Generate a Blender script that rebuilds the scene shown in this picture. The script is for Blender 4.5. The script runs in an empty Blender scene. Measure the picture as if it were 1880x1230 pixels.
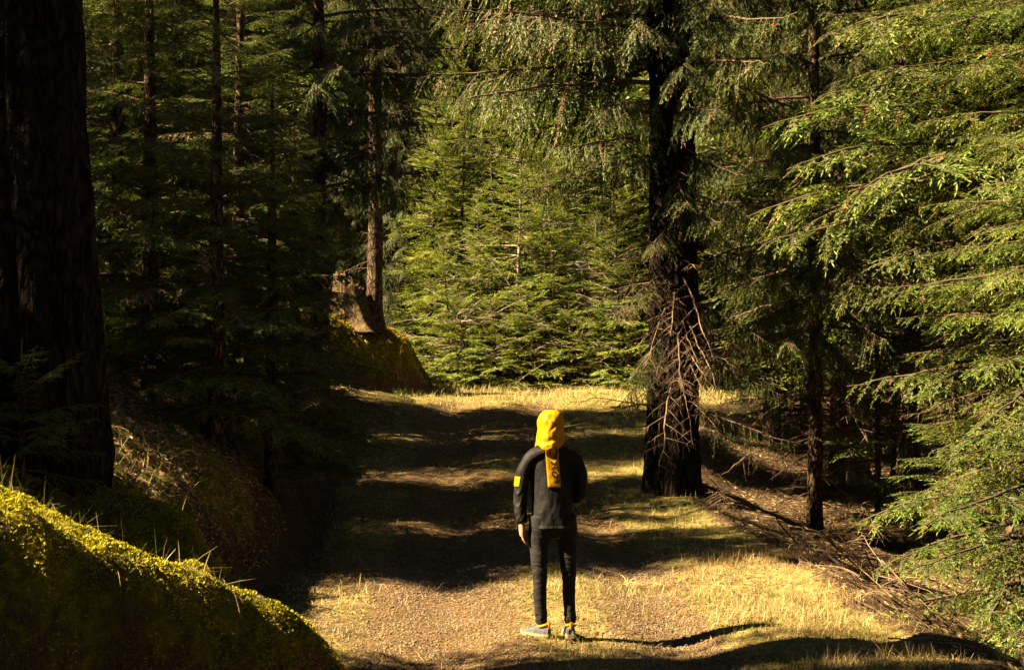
import bpy, bmesh, math, random
import numpy as np
from mathutils import Vector, Matrix, Euler
from mathutils.bvhtree import BVHTree

# ------------------------------------------------------------------ camera, sky, sun, exposure
sc = bpy.context.scene
COL = sc.collection
CAMZ, FPX, HOR = 2.24, 2611.0, 640.0          # eye height, focal length and horizon of the 1880 px photograph
cam_d = bpy.data.cameras.new('camera'); cam_d.lens = 50; cam_d.sensor_width = 36
cam_d.clip_start = 0.05; cam_d.clip_end = 600; cam_d.shift_y = 25 / 1880
cam = bpy.data.objects.new('camera', cam_d); COL.objects.link(cam)
cam.location = (0, 0, CAMZ); cam.rotation_euler = (math.pi / 2, 0, 0)
sc.camera = cam

SUN_EL, SUN_A = math.radians(43), math.radians(14)     # light travels towards +X, turned SUN_A away from the camera
TOSUN = Vector((-math.cos(SUN_A) * math.cos(SUN_EL), -math.sin(SUN_A) * math.cos(SUN_EL), math.sin(SUN_EL)))
world = bpy.data.worlds.new('World'); sc.world = world; world.use_nodes = True
wn = world.node_tree.nodes; wl = world.node_tree.links
sky = wn.new('ShaderNodeTexSky'); sky.sky_type = 'NISHITA'; sky.sun_disc = False
sky.sun_elevation = SUN_EL; sky.sun_rotation = math.atan2(TOSUN.x, TOSUN.y)
sky.altitude = 2500; sky.air_density = .35; sky.dust_density = .1
wn['Background'].inputs['Strength'].default_value = 0.05
wl.new(sky.outputs['Color'], wn['Background'].inputs['Color'])
sun_d = bpy.data.lights.new('sun', 'SUN'); sun_d.energy = 5.0; sun_d.angle = math.radians(0.5)
sun_d.color = (1.0, 0.86, 0.62)
sun = bpy.data.objects.new('sun', sun_d); COL.objects.link(sun)
sun.rotation_euler = TOSUN.to_track_quat('Z', 'Y').to_euler()
vs = sc.view_settings
vs.view_transform = 'Standard'; vs.look = 'None'; vs.gamma = 1.0; vs.use_curve_mapping = False
vs.exposure = 2.6
try:
    vs.use_white_balance = True; vs.white_balance_temperature = 7600; vs.white_balance_tint = 10
except Exception:
    pass
cy = sc.cycles
cy.max_bounces = 2; cy.diffuse_bounces = 1; cy.glossy_bounces = 1; cy.transmission_bounces = 2
cy.use_adaptive_sampling = True; cy.adaptive_threshold = .02; cy.adaptive_min_samples = 12
cy.transparent_max_bounces = 4; cy.volume_bounces = 0
cy.use_denoising = True; cy.denoising_prefilter = 'NONE'; cy.caustics_reflective = False; cy.caustics_refractive = False

rng = np.random.default_rng(7)
random.seed(7)

def X_at(px, Y): return (px - 940.0) * Y / FPX
def Z_at(py, Y): return CAMZ - (py - HOR) * Y / FPX

# ------------------------------------------------------------------ noise and terrain height
def _hash(ix, iy, s):
    n = (ix * 374761393 + iy * 668265263 + s * 1442695041) & 0x7fffffff
    n = ((n ^ (n >> 13)) * 1274126177) & 0x7fffffff
    return ((n ^ (n >> 16)) & 0xffff) / 65535.0
def vnoise(x, y, s=0):
    x = np.asarray(x, float); y = np.asarray(y, float)
    ix = np.floor(x).astype(np.int64); iy = np.floor(y).astype(np.int64)
    fx = x - ix; fy = y - iy
    fx = fx * fx * (3 - 2 * fx); fy = fy * fy * (3 - 2 * fy)
    a = _hash(ix, iy, s); b = _hash(ix + 1, iy, s); c = _hash(ix, iy + 1, s); d = _hash(ix + 1, iy + 1, s)
    return (a * (1 - fx) + b * fx) * (1 - fy) + (c * (1 - fx) + d * fx) * fy - 0.5
def fbm(x, y, s=0, o=4):
    v = 0; a = 1.0
    for k in range(o):
        v = v + a * vnoise(x * 2 ** k, y * 2 ** k, s + k * 17); a *= 0.5
    return v
def sstep(a, b, x):
    t = np.clip((x - a) / (b - a), 0, 1); return t * t * (3 - 2 * t)
def smooth_interp(x, xs, ys, w=0.5):
    return (np.interp(x - w, xs, ys) + 2 * np.interp(x, xs, ys) + np.interp(x + w, xs, ys)) / 4

def toe(Y):      # left foot of the bank
    return smooth_interp(Y, [-20, 0, 5, 6.5, 7.4, 8.0, 8.4, 9.1, 10.5, 13, 14.5, 20, 24, 27, 28.4, 29.8, 31, 32.5, 34, 36, 38, 45, 90],
                         [-3.4, -3.2, -2.45, -1.82, -1.02, -.76, -.58, -1.75, -2.2, -2.35, -2.2, -2.7, -3.2, -4.0, -6.6, -6.2, -4.7, -3.2, -2.05, -2.0, -3.2, -5, -9], .25)
def lip(Y):      # right lip of the track
    return smooth_interp(Y, [-20, 0, 10, 12.5, 16, 19, 22, 26, 30, 36, 60, 90], [4, 3.8, 3.45, 3.0, 3.1, 2.6, 2.75, 3.3, 4.2, 6, 9, 12], .8)
def centre(Y):
    return smooth_interp(Y, [-20, 0, 11, 16, 22, 28, 34, 60], [.6, .6, .45, .3, .0, -.3, -.2, 0], 2)
def H(X, Y):
    X = np.asarray(X, float); Y = np.asarray(Y, float)
    z = smooth_interp(Y, [-60, -10, 0, 5, 9, 12, 19, 21.5, 27, 32, 35, 38, 45, 60, 100, 300],
                      [1.5, .9, .5, .16, 0, 0, .05, .12, .6, 1.02, 1.22, 1.2, 1.0, 1.8, 4.5, 14], 1.0)
    z = z + .16 * np.clip(-X - 1.2, 0, 8) * sstep(27.5, 29, Y) * (1 - sstep(31.8, 32.8, Y))
    d = np.clip(toe(Y) - X + .12 * fbm(X * .9, Y * .9, 3) + .16 * fbm(X * 2.6, Y * 2.6, 4, 3), 0, None)
    near = smooth_interp(Y, [4, 5, 6.5, 7.4, 8.0, 8.45, 9.0, 10], [1.42, 1.42, 1.13, .68, .36, .12, .85, 1.2], .12) * (1 - np.exp(-(d / .20) ** 2)) + .42 * np.clip(d, 0, 1.05) + .55 * np.clip(d - 1.05, 0, 1.2) + .25 * np.clip(d - 1.9, 0, 6)
    mid = .9 * (1 - np.exp(-(d / .4) ** 1.5)) + 4.6 * (1 - np.exp(-d / 9.0))
    far = 1.40 * (1 - np.exp(-(d / .55) ** 1.4)) + 2.5 * (1 - np.exp(-d / 9.0))
    wn_ = 1 - sstep(9.0, 11, Y); wf = sstep(29.3, 31, Y)
    z = z + near * wn_ + (1 - wn_) * (mid * (1 - wf) + far * wf)
    e = np.clip(X - lip(Y) + .25 * fbm(X * .7, Y * .7, 9), 0, None)
    k = 1 - .75 * sstep(27, 34, Y)
    z = z - k * (1.0 * (1 - np.exp(-(e / 1.5) ** 1.3))) + .12 * np.clip(e - 5, 0, 60)
    u = X - centre(Y)
    rut = np.exp(-((u - .85) / .38) ** 2) + np.exp(-((u + .95) / .42) ** 2)
    onp = sstep(0, .7, X - toe(Y)) * sstep(0, .7, lip(Y) - X)
    z = z - .085 * rut * onp * (1 - .5 * sstep(33, 36, Y))
    z = z + .10 * fbm(X * .45, Y * .45, 21) * onp + .035 * fbm(X * 1.8, Y * 1.8, 5, 3)
    z = z + (1 - onp) * .22 * fbm(X * .8, Y * .8, 11)
    z = z + .06 * vnoise(X * 3.1, Y * 3.1, 33) * np.clip(d, 0, 1) + .09 * fbm(X * 2.4, Y * 2.4, 35, 3) * np.clip(d / .3, 0, 1) * wn_ + .22 * fbm(X * 1.5, Y * 1.5, 36, 3) * np.clip(d / .2, 0, 1) * wf * (1 - sstep(38, 40, Y))
    return z
def HN(X, Y, e=.05):
    dx = (H(X + e, Y) - H(X - e, Y)) / (2 * e); dy = (H(X, Y + e) - H(X, Y - e)) / (2 * e)
    n = np.stack([-dx, -dy, np.ones_like(dx)], -1)
    return n / np.linalg.norm(n, axis=-1, keepdims=True)
def HZ(x, y): return float(H(np.array([x]), np.array([y]))[0])

# ------------------------------------------------------------------ materials
def new_mat(name):
    m = bpy.data.materials.new(name); m.use_nodes = True
    nt = m.node_tree
    return m, nt, nt.nodes, nt.links, nt.nodes['Principled BSDF']
def N(nt, t, **kw):
    n = nt.nodes.new(t)
    for k, v in kw.items():
        if k in n.inputs: n.inputs[k].default_value = v
        else: setattr(n, k, v)
    return n
def ramp(nt, stops):
    r = nt.nodes.new('ShaderNodeValToRGB'); cr = r.color_ramp
    while len(cr.elements) < len(stops): cr.elements.new(.5)
    for e, (p, c) in zip(cr.elements, stops):
        e.position = p; e.color = (*c, 1)
    return r
def noise_col_mat(name, stops, scale=20, rough=.85, bump=.3, bscale=None, stretch=None, detail=6, rand=.0, dist=.01, spec=.25):
    m, nt, nodes, links, P = new_mat(name)
    tc = N(nt, 'ShaderNodeTexCoord'); mp = N(nt, 'ShaderNodeMapping')
    if stretch: mp.inputs['Scale'].default_value = stretch
    links.new(tc.outputs['Object'], mp.inputs['Vector'])
    nz = N(nt, 'ShaderNodeTexNoise', Scale=scale, Detail=detail, Roughness=.65)
    links.new(mp.outputs['Vector'], nz.inputs['Vector'])
    r = ramp(nt, stops); links.new(nz.outputs['Fac'], r.inputs['Fac'])
    out = r.outputs['Color']
    if rand:
        oi = N(nt, 'ShaderNodeObjectInfo'); hs = N(nt, 'ShaderNodeHueSaturation')
        mr = N(nt, 'ShaderNodeMapRange'); mr.inputs['To Min'].default_value = 1 - rand; mr.inputs['To Max'].default_value = 1 + rand
        links.new(oi.outputs['Random'], mr.inputs['Value']); links.new(mr.outputs['Result'], hs.inputs['Value'])
        links.new(out, hs.inputs['Color']); out = hs.outputs['Color']
    links.new(out, P.inputs['Base Color'])
    P.inputs['Roughness'].default_value = rough; P.inputs['Specular IOR Level'].default_value = spec
    if bump:
        n2 = N(nt, 'ShaderNodeTexNoise', Scale=bscale or scale * 2, Detail=5)
        links.new(mp.outputs['Vector'], n2.inputs['Vector'])
        b = N(nt, 'ShaderNodeBump', Strength=bump, Distance=dist)
        links.new(n2.outputs['Fac'], b.inputs['Height']); links.new(b.outputs['Normal'], P.inputs['Normal'])
    return m
def leaf_mat(name, c_old, c_new, trans=.3, rough=.55, val=.25, hue=.02):
    """needles / blades: colour runs with the 'age' attribute, part of the light passes through"""
    m, nt, nodes, links, P = new_mat(name)
    at = N(nt, 'ShaderNodeAttribute', attribute_name='age')
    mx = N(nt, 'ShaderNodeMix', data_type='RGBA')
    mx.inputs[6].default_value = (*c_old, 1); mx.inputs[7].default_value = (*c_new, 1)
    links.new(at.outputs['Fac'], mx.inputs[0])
    oi = N(nt, 'ShaderNodeObjectInfo'); hs = N(nt, 'ShaderNodeHueSaturation')
    a = N(nt, 'ShaderNodeMapRange'); a.inputs['To Min'].default_value = 1 - val; a.inputs['To Max'].default_value = 1 + val
    links.new(oi.outputs['Random'], a.inputs['Value']); links.new(a.outputs['Result'], hs.inputs['Value'])
    b = N(nt, 'ShaderNodeMapRange'); b.inputs['To Min'].default_value = .5 - hue; b.inputs['To Max'].default_value = .5 + hue
    mlt = N(nt, 'ShaderNodeMath', operation='MULTIPLY'); mlt.inputs[1].default_value = 7.31
    fr = N(nt, 'ShaderNodeMath', operation='FRACT')
    links.new(oi.outputs['Random'], mlt.inputs[0]); links.new(mlt.outputs[0], fr.inputs[0])
    links.new(fr.outputs[0], b.inputs['Value']); links.new(b.outputs['Result'], hs.inputs['Hue'])
    links.new(mx.outputs[2], hs.inputs['Color'])
    links.new(hs.outputs['Color'], P.inputs['Base Color'])
    P.inputs['Roughness'].default_value = rough; P.inputs['Specular IOR Level'].default_value = .3
    tr = N(nt, 'ShaderNodeBsdfTranslucent'); links.new(hs.outputs['Color'], tr.inputs['Color'])
    ms = N(nt, 'ShaderNodeMixShader'); ms.inputs[0].default_value = trans
    links.new(P.outputs[0], ms.inputs[1]); links.new(tr.outputs[0], ms.inputs[2])
    links.new(ms.outputs[0], nodes['Material Output'].inputs['Surface'])
    return m

M = {}
M['bark'] = noise_col_mat('bark', [(.3, (.035, .022, .014)), (.5, (.11, .07, .045)), (.7, (.21, .15, .10))], 9, .95, .9, 14, (1, 1, .22), rand=.2, dist=.03, spec=.1)
M['bark_pale'] = noise_col_mat('bark_pale', [(.3, (.12, .09, .06)), (.55, (.30, .24, .17)), (.75, (.42, .36, .28))], 14, .9, .6, 20, (1, 1, .3), rand=.2, spec=.1)
def plated_bark(name, dark, mid_, pale):
    m, nt, nodes, links, P = new_mat(name)
    tc = N(nt, 'ShaderNodeTexCoord'); mp = N(nt, 'ShaderNodeMapping'); mp.inputs['Scale'].default_value = (1, 1, .38)
    links.new(tc.outputs['Object'], mp.inputs['Vector'])
    wz = N(nt, 'ShaderNodeTexNoise', Scale=5, Detail=4); links.new(mp.outputs['Vector'], wz.inputs['Vector'])
    ad = N(nt, 'ShaderNodeMix', data_type='RGBA', blend_type='LINEAR_LIGHT'); ad.inputs[0].default_value = .16
    links.new(mp.outputs['Vector'], ad.inputs[6]); links.new(wz.outputs['Color'], ad.inputs[7])
    vo = N(nt, 'ShaderNodeTexVoronoi', Scale=13, feature='DISTANCE_TO_EDGE'); links.new(ad.outputs[2], vo.inputs['Vector'])
    gr = N(nt, 'ShaderNodeTexNoise', Scale=45, Detail=6, Roughness=.7); links.new(mp.outputs['Vector'], gr.inputs['Vector'])
    r1 = ramp(nt, [(0, dark), (.10, mid_), (.35, pale)]); links.new(vo.outputs['Distance'], r1.inputs['Fac'])
    r2 = ramp(nt, [(.3, (.45, .42, .40)), (.7, (1.25, 1.2, 1.15))]); links.new(gr.outputs['Fac'], r2.inputs['Fac'])
    mu = N(nt, 'ShaderNodeMix', data_type='RGBA', blend_type='MULTIPLY'); mu.inputs[0].default_value = 1
    links.new(r1.outputs['Color'], mu.inputs[6]); links.new(r2.outputs['Color'], mu.inputs[7])
    links.new(mu.outputs[2], P.inputs['Base Color']); P.inputs['Roughness'].default_value = .95; P.inputs['Specular IOR Level'].default_value = .1
    h1 = N(nt, 'ShaderNodeMath', operation='MINIMUM'); h1.inputs[1].default_value = .22; links.new(vo.outputs['Distance'], h1.inputs[0])
    h2 = N(nt, 'ShaderNodeMath', operation='MULTIPLY_ADD'); h2.inputs[1].default_value = .12; links.new(gr.outputs['Fac'], h2.inputs[0]); links.new(h1.outputs[0], h2.inputs[2])
    b = N(nt, 'ShaderNodeBump', Strength=1.0, Distance=.16); links.new(h2.outputs[0], b.inputs['Height']); links.new(b.outputs['Normal'], P.inputs['Normal'])
    return m
M['bark_shaded'] = plated_bark('bark_shaded', (.007, .005, .0035), (.022, .014, .010), (.042, .029, .021))  # darker copy of the bark, putting deep trunk shade into the colour
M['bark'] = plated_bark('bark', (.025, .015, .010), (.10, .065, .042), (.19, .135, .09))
M['stump'] = noise_col_mat('stump_wood', [(.28, (.015, .009, .005)), (.5, (.075, .048, .025)), (.62, (.14, .095, .04)), (.75, (.23, .17, .09))], 6, .95, .9, 16, (2.2, 2.2, .35), dist=.03, spec=.1)
M['twig'] = noise_col_mat('twig_wood', [(.3, (.06, .04, .024)), (.7, (.13, .09, .055))], 12, .9, 0, rand=.25, spec=.1)
M['dead'] = noise_col_mat('dead_twig', [(.3, (.075, .045, .028)), (.55, (.16, .105, .065)), (.75, (.27, .195, .125))], 5, .9, 0, rand=.3, spec=.1)
M['needle'] = leaf_mat('needles', (.022, .040, .007), (.25, .315, .038))  # old-to-new contrast widened, putting inner shade and bright tips into needle colour
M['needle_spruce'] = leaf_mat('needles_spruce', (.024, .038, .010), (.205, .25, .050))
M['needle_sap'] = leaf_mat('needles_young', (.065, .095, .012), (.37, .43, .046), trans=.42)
M['needle_brown'] = leaf_mat('needles_brown', (.13, .05, .02), (.24, .11, .04), trans=.2)
M['straw'] = leaf_mat('dry_straw', (.26, .17, .055), (.62, .47, .20), trans=.25, rough=.6)
M['grass'] = leaf_mat('green_grass', (.07, .10, .015), (.19, .23, .035), trans=.35)
M['moss'] = leaf_mat('moss', (.10, .088, .010), (.56, .42, .022), trans=.25, rough=.8)
M['litter'] = leaf_mat('litter', (.10, .052, .022), (.46, .31, .15), trans=.1, rough=.8)
M['stone'] = noise_col_mat('pebble', [(.3, (.085, .06, .04)), (.7, (.24, .18, .12))], 30, .8, .2)

def ground_mat():
    m, nt, nodes, links, P = new_mat('forest_floor')
    tc = N(nt, 'ShaderNodeTexCoord')
    def nz(scale, det=6, rough=.6):
        n = N(nt, 'ShaderNodeTexNoise', Scale=scale, Detail=det, Roughness=rough)
        links.new(tc.outputs['Object'], n.inputs['Vector']); return n
    big, mid_, fine = nz(1.3), nz(9), nz(70, 4, .7)
    soil = ramp(nt, [(.3, (.028, .016, .009)), (.5, (.085, .05, .025)), (.72, (.20, .125, .065))])
    links.new(fine.outputs['Fac'], soil.inputs['Fac'])
    grav = ramp(nt, [(.3, (.055, .030, .015)), (.52, (.145, .090, .038)), (.75, (.31, .215, .095))])
    links.new(fine.outputs['Fac'], grav.inputs['Fac'])
    gras = ramp(nt, [(.35, (.10, .085, .022)), (.55, (.24, .18, .055)), (.75, (.40, .29, .11))])
    links.new(mid_.outputs['Fac'], gras.inputs['Fac'])
    mos = ramp(nt, [(.3, (.045, .045, .008)), (.55, (.15, .13, .015)), (.75, (.26, .21, .025))])
    links.new(mid_.outputs['Fac'], mos.inputs['Fac'])
    def mixby(attr, a, b, lo=.35, hi=.65):
        at = N(nt, 'ShaderNodeAttribute', attribute_name=attr)
        ad = N(nt, 'ShaderNodeMath', operation='ADD'); links.new(at.outputs['Fac'], ad.inputs[0])
        sb = N(nt, 'ShaderNodeMath', operation='MULTIPLY_ADD'); sb.inputs[1].default_value = .7; sb.inputs[2].default_value = -.35
        links.new(mid_.outputs['Fac'], sb.inputs[0]); links.new(sb.outputs[0], ad.inputs[1])
        mr = N(nt, 'ShaderNodeMapRange', interpolation_type='SMOOTHSTEP')
        mr.inputs['From Min'].default_value = lo; mr.inputs['From Max'].default_value = hi
        links.new(ad.outputs[0], mr.inputs['Value'])
        mx = N(nt, 'ShaderNodeMix', data_type='RGBA'); links.new(mr.outputs['Result'], mx.inputs[0])
        links.new(a, mx.inputs[6]); links.new(b, mx.inputs[7]); return mx.outputs[2]
    c = mixby('track', soil.outputs['Color'], grav.outputs['Color'])
    c = mixby('grassy', c, gras.outputs['Color'])
    c = mixby('mossy', c, mos.outputs['Color'])
    hs = N(nt, 'ShaderNodeHueSaturation'); mr = N(nt, 'ShaderNodeMapRange')
    mr.inputs['From Min'].default_value = .3; mr.inputs['From Max'].default_value = .7; mr.inputs['To Min'].default_value = .75; mr.inputs['To Max'].default_value = 1.2
    links.new(big.outputs['Fac'], mr.inputs['Value']); links.new(mr.outputs['Result'], hs.inputs['Value']); links.new(c, hs.inputs['Color'])
    links.new(hs.outputs['Color'], P.inputs['Base Color']); P.inputs['Roughness'].default_value = .95; P.inputs['Specular IOR Level'].default_value = .1
    b = N(nt, 'ShaderNodeBump', Strength=.8, Distance=.03); links.new(fine.outputs['Fac'], b.inputs['Height'])
    links.new(b.outputs['Normal'], P.inputs['Normal'])
    return m
M['ground'] = ground_mat()

# ------------------------------------------------------------------ geometry helpers
class Geo:
    def __init__(s): s.v = []; s.f4 = []; s.m4 = []; s.age = []; s.n = 0
    def add(s, V, F, mi, age):
        V = np.asarray(V, np.float32); F = np.asarray(F, np.int64)
        s.v.append(V); s.f4.append(F + s.n); s.m4.append(np.full(len(F), mi, np.int32))
        s.age.append(np.broadcast_to(np.asarray(age, np.float32), (len(V),))); s.n += len(V)
    def arrays(s):
        return np.concatenate(s.v), np.concatenate(s.f4), np.concatenate(s.m4), np.concatenate(s.age)
    def tube(s, path, rad, sides, mi, age=0., cap=False):
        path = np.asarray(path, float); k = len(path); rad = np.broadcast_to(rad, (k,))
        T = np.gradient(path, axis=0); T /= np.linalg.norm(T, axis=1, keepdims=True) + 1e-9
        ref = np.array([0, 0, 1.]) if abs(T[0, 2]) < .9 else np.array([1., 0, 0])
        A = np.cross(T, ref); A /= np.linalg.norm(A, axis=1, keepdims=True) + 1e-9
        B = np.cross(T, A)
        an = np.arange(sides) * 2 * math.pi / sides
        V = path[:, None] + rad[:, None, None] * (A[:, None] * np.cos(an)[None, :, None] + B[:, None] * np.sin(an)[None, :, None])
        V = V.reshape(-1, 3)
        i = np.arange(k - 1)[:, None] * sides; j = np.arange(sides)[None]; j2 = (j + 1) % sides
        F = np.stack([i + j, i + j2, i + sides + j2, i + sides + j], -1).reshape(-1, 4)
        s.add(V, F, mi, age)
    def shoots(s, P, D, Nn, L, W, mi, a0, a1):
        S = np.cross(D, Nn); S /= np.linalg.norm(S, axis=1, keepdims=True) + 1e-9
        L = np.asarray(L)[:, None]; W = np.asarray(W)[:, None]; n = len(P)
        Mid = P + D * L * .45
        V = np.stack([P, Mid + S * W * .5, P + D * L, Mid - S * W * .5], 1).reshape(-1, 3)
        F = np.arange(n * 4).reshape(-1, 4)
        a0 = np.broadcast_to(a0, (n,)); a1 = np.broadcast_to(a1, (n,))
        am = (a0 + a1) / 2
        s.add(V, F, mi, np.stack([a0, am, a1, am], 1).reshape(-1))
def mesh_from(name, arr, mats, smooth=False):
    V, F, mi, age = arr
    me = bpy.data.meshes.new(name)
    me.vertices.add(len(V)); me.vertices.foreach_set('co', np.ascontiguousarray(V, np.float32).ravel())
    k = F.shape[1]
    me.loops.add(F.size); me.loops.foreach_set('vertex_index', np.ascontiguousarray(F, np.int32).ravel())
    me.polygons.add(len(F)); me.polygons.foreach_set('loop_start', np.arange(len(F), dtype=np.int32) * k)
    if mi is not None and len(mats) > 1: me.polygons.foreach_set('material_index', np.ascontiguousarray(mi, np.int32))
    for m in mats: me.materials.append(m)
    if age is not None:
        a = me.attributes.new('age', 'FLOAT', 'POINT'); a.data.foreach_set('value', np.ascontiguousarray(age, np.float32))
    me.update(calc_edges=True)
    if smooth: me.polygons.foreach_set('use_smooth', np.ones(len(F), bool))
    return me
def obj(name, me, parent=None, loc=(0, 0, 0), mat4=None):
    o = bpy.data.objects.new(name, me); COL.objects.link(o)
    if parent: o.parent = parent
    if mat4 is not None: o.matrix_local = mat4
    else: o.location = loc
    return o
def tag(o, label=None, cat=None, group=None, kind=None):
    if label: o['label'] = label
    if cat: o['category'] = cat
    if group: o['group'] = group
    if kind: o['kind'] = kind
    return o
def empty(name, loc, rz=0):
    o = bpy.data.objects.new(name, None); COL.objects.link(o); o.location = loc; o.rotation_euler = (0, 0, rz)
    o.empty_display_size = .2
    return o

# ------------------------------------------------------------------ ground
def spaced(pts):
    out = []
    for (a, b, st) in pts: out.append(np.arange(a, b - 1e-6, st))
    return np.concatenate(out)
gx = np.concatenate([-np.geomspace(10, 260, 36)[::-1], spaced([(-9.7, -5, .22), (-5, 5.5, .065), (5.5, 10, .22)]), np.geomspace(10, 260, 36)])
gy = np.concatenate([-np.geomspace(2, 80, 20)[::-1], spaced([(-1.6, 4, .3), (4, 16, .065), (16, 38, .1), (38, 56, .4)]), np.geomspace(56, 420, 40)])
GX, GY = np.meshgrid(gx, gy)
GZ = H(GX, GY)
nx, ny = len(gx), len(gy)
V = np.stack([GX, GY, GZ], -1).reshape(-1, 3)
ii = np.arange(ny - 1)[:, None] * nx + np.arange(nx - 1)[None]
F = np.stack([ii, ii + 1, ii + nx + 1, ii + nx], -1).reshape(-1, 4)
gme = mesh_from('ground', (V, F, None, None), [M['ground']], True)
def zones(X, Y):
    on = sstep(-.1, .5, X - toe(Y)) * sstep(-.3, .5, lip(Y) - X)
    u = X - centre(Y)
    hump = np.exp(-(u / .45) ** 2)
    side = sstep(1.3, 1.9, np.abs(u))
    gr = on * np.clip((.62 - .25 * sstep(13.5, 16, Y) * (1 - sstep(28, 32, Y))) * hump + .95 * side * sstep(-2.2, .4, u) + .6 * side + .9 * sstep(32, 34, Y) + .8 * fbm(X * .6, Y * .6, 41), 0, 1)
    gr = np.maximum(gr, on * sstep(.9, 1.5, u))
    tr = on * (1 - gr)
    d = toe(Y) - X
    ms = np.clip((.75 + .9 * fbm(X * .8, Y * .8, 51)) * sstep(.0, .35, d) * (1 - sstep(13.0, 15, Y)), 0, 1)
    ms = np.maximum(ms, .9 * sstep(31.5, 32.5, Y) * sstep(0.15, .4, d) * (1 - sstep(1.2, 2.5, d)) * (1 - sstep(36, 38, Y)))
    return tr, gr, ms
tr_, gr_, ms_ = zones(GX, GY)
for nm, a in (('track', tr_), ('grassy', gr_), ('mossy', ms_)):
    at = gme.attributes.new(nm, 'FLOAT', 'POINT'); at.data.foreach_set('value', a.astype(np.float32).ravel())
ground = tag(obj('ground', gme), kind='structure')

# ------------------------------------------------------------------ branch library
DOWN = np.array([0, 0, -1.])
def unit(v): return v / (np.linalg.norm(v) + 1e-9)
def grow(G, r, P0, D, U, l, rad, lev, S):
    n = max(3, int(l / .14) + 2); t = np.linspace(0, 1, n)[:, None]
    path = P0 + D * l * t + DOWN * S['hang'][lev] * l * t ** 2 + np.array([0, 0, 1.]) * S.get('up', 0) * (lev == 0) * l * t ** 4
    wob = r.normal(0, S.get('wob', .02), (n, 3)) * l * t
    path = path + np.cumsum(wob, 0) * .35
    if lev < 2 or S['bare']:
        G.tube(path, (rad * (1 - .85 * t[:, 0]) + .0008) * (1 if lev == 0 or S['bare'] else .6), 5 if lev == 0 else 3, 0)
    T = np.gradient(path, axis=0); T /= np.linalg.norm(T, axis=1, keepdims=True)
    tt = t[:, 0]
    at = lambda u: np.array([np.interp(u, tt, path[:, k]) for k in range(3)])
    tn = lambda u: unit(np.array([np.interp(u, tt, T[:, k]) for k in range(3)]))
    if lev < S['max']:
        sp = S['sp'][lev] / l; u = S['start'][lev] + sp * r.random(); side = 1 if r.random() < .5 else -1
        while u < .97:
            shp = min(1, (u - S['start'][lev] + .12) / .3) * (1 - u) ** .75 + .06
            cl = S['frac'][lev] * l * shp * r.uniform(.7, 1.2)
            if cl > S['minl'] and r.random() > S.get('skip', .08):
                Tk = tn(u); lat = unit(np.cross(Tk, U)); an = math.radians(r.normal(S['ang'][lev], 9))
                dn = unit(Tk * math.cos(an) + lat * side * math.sin(an) + U * r.normal(0, S.get('tw', .12)) + DOWN * S['drop'][lev])
                grow(G, r, at(u), dn, unit(np.cross(lat * side, dn) * side + U * .4) if S['hang'][0] < 9 else U, cl, rad * .45, lev + 1, S)
            side = -side; u += sp * r.uniform(.7, 1.3)
    if not S['bare'] and lev >= S['leaf']:
        m = max(3, int(l / S['sps']))
        u = (np.arange(m) + r.random(m) * .6) / m
        if lev == 0: u = u[u > .35]; m = len(u)
        P = np.stack([np.interp(u, tt, path[:, k]) for k in range(3)], 1)
        Tk = np.stack([np.interp(u, tt, T[:, k]) for k in range(3)], 1); Tk /= np.linalg.norm(Tk, axis=1, keepdims=True)
        lat = np.cross(Tk, U[None]); lat /= np.linalg.norm(lat, axis=1, keepdims=True) + 1e-9
        sd = np.where(np.arange(m) % 2 == 0, 1, -1)[:, None]
        an = np.radians(r.normal(42, 14, m))[:, None]
        Dd = Tk * np.cos(an) + lat * sd * np.sin(an) + U[None] * r.normal(.08, .28, (m, 1)) + DOWN * S['sdrop']
        Dd /= np.linalg.norm(Dd, axis=1, keepdims=True)
        Nn = U[None] + r.normal(0, .55, (m, 3))
        L = S['sl'] * r.uniform(.6, 1.3, m) * (1 - .45 * u)
        W = S['sw'] * r.uniform(.7, 1.3, m)
        P = np.concatenate([P, path[-1:]]); Dd = np.concatenate([Dd, T[-1:]]); Nn = np.concatenate([Nn, U[None]])
        L = np.append(L, S['sl'] * 1.1); W = np.append(W, S['sw'])
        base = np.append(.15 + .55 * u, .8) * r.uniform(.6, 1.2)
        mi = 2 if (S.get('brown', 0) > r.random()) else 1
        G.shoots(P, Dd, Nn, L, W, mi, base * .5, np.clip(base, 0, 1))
BASE = dict(bare=False, max=2, leaf=1, sp=[.062, .06, .05], start=[.10, .12, .1], frac=[.42, .38, .4], ang=[58, 48, 45],
            hang=[.10, .10, .05, .05], drop=[.06, .05, .05], sdrop=.05, sps=.0095, sl=.058, sw=.0125, minl=.05)
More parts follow.
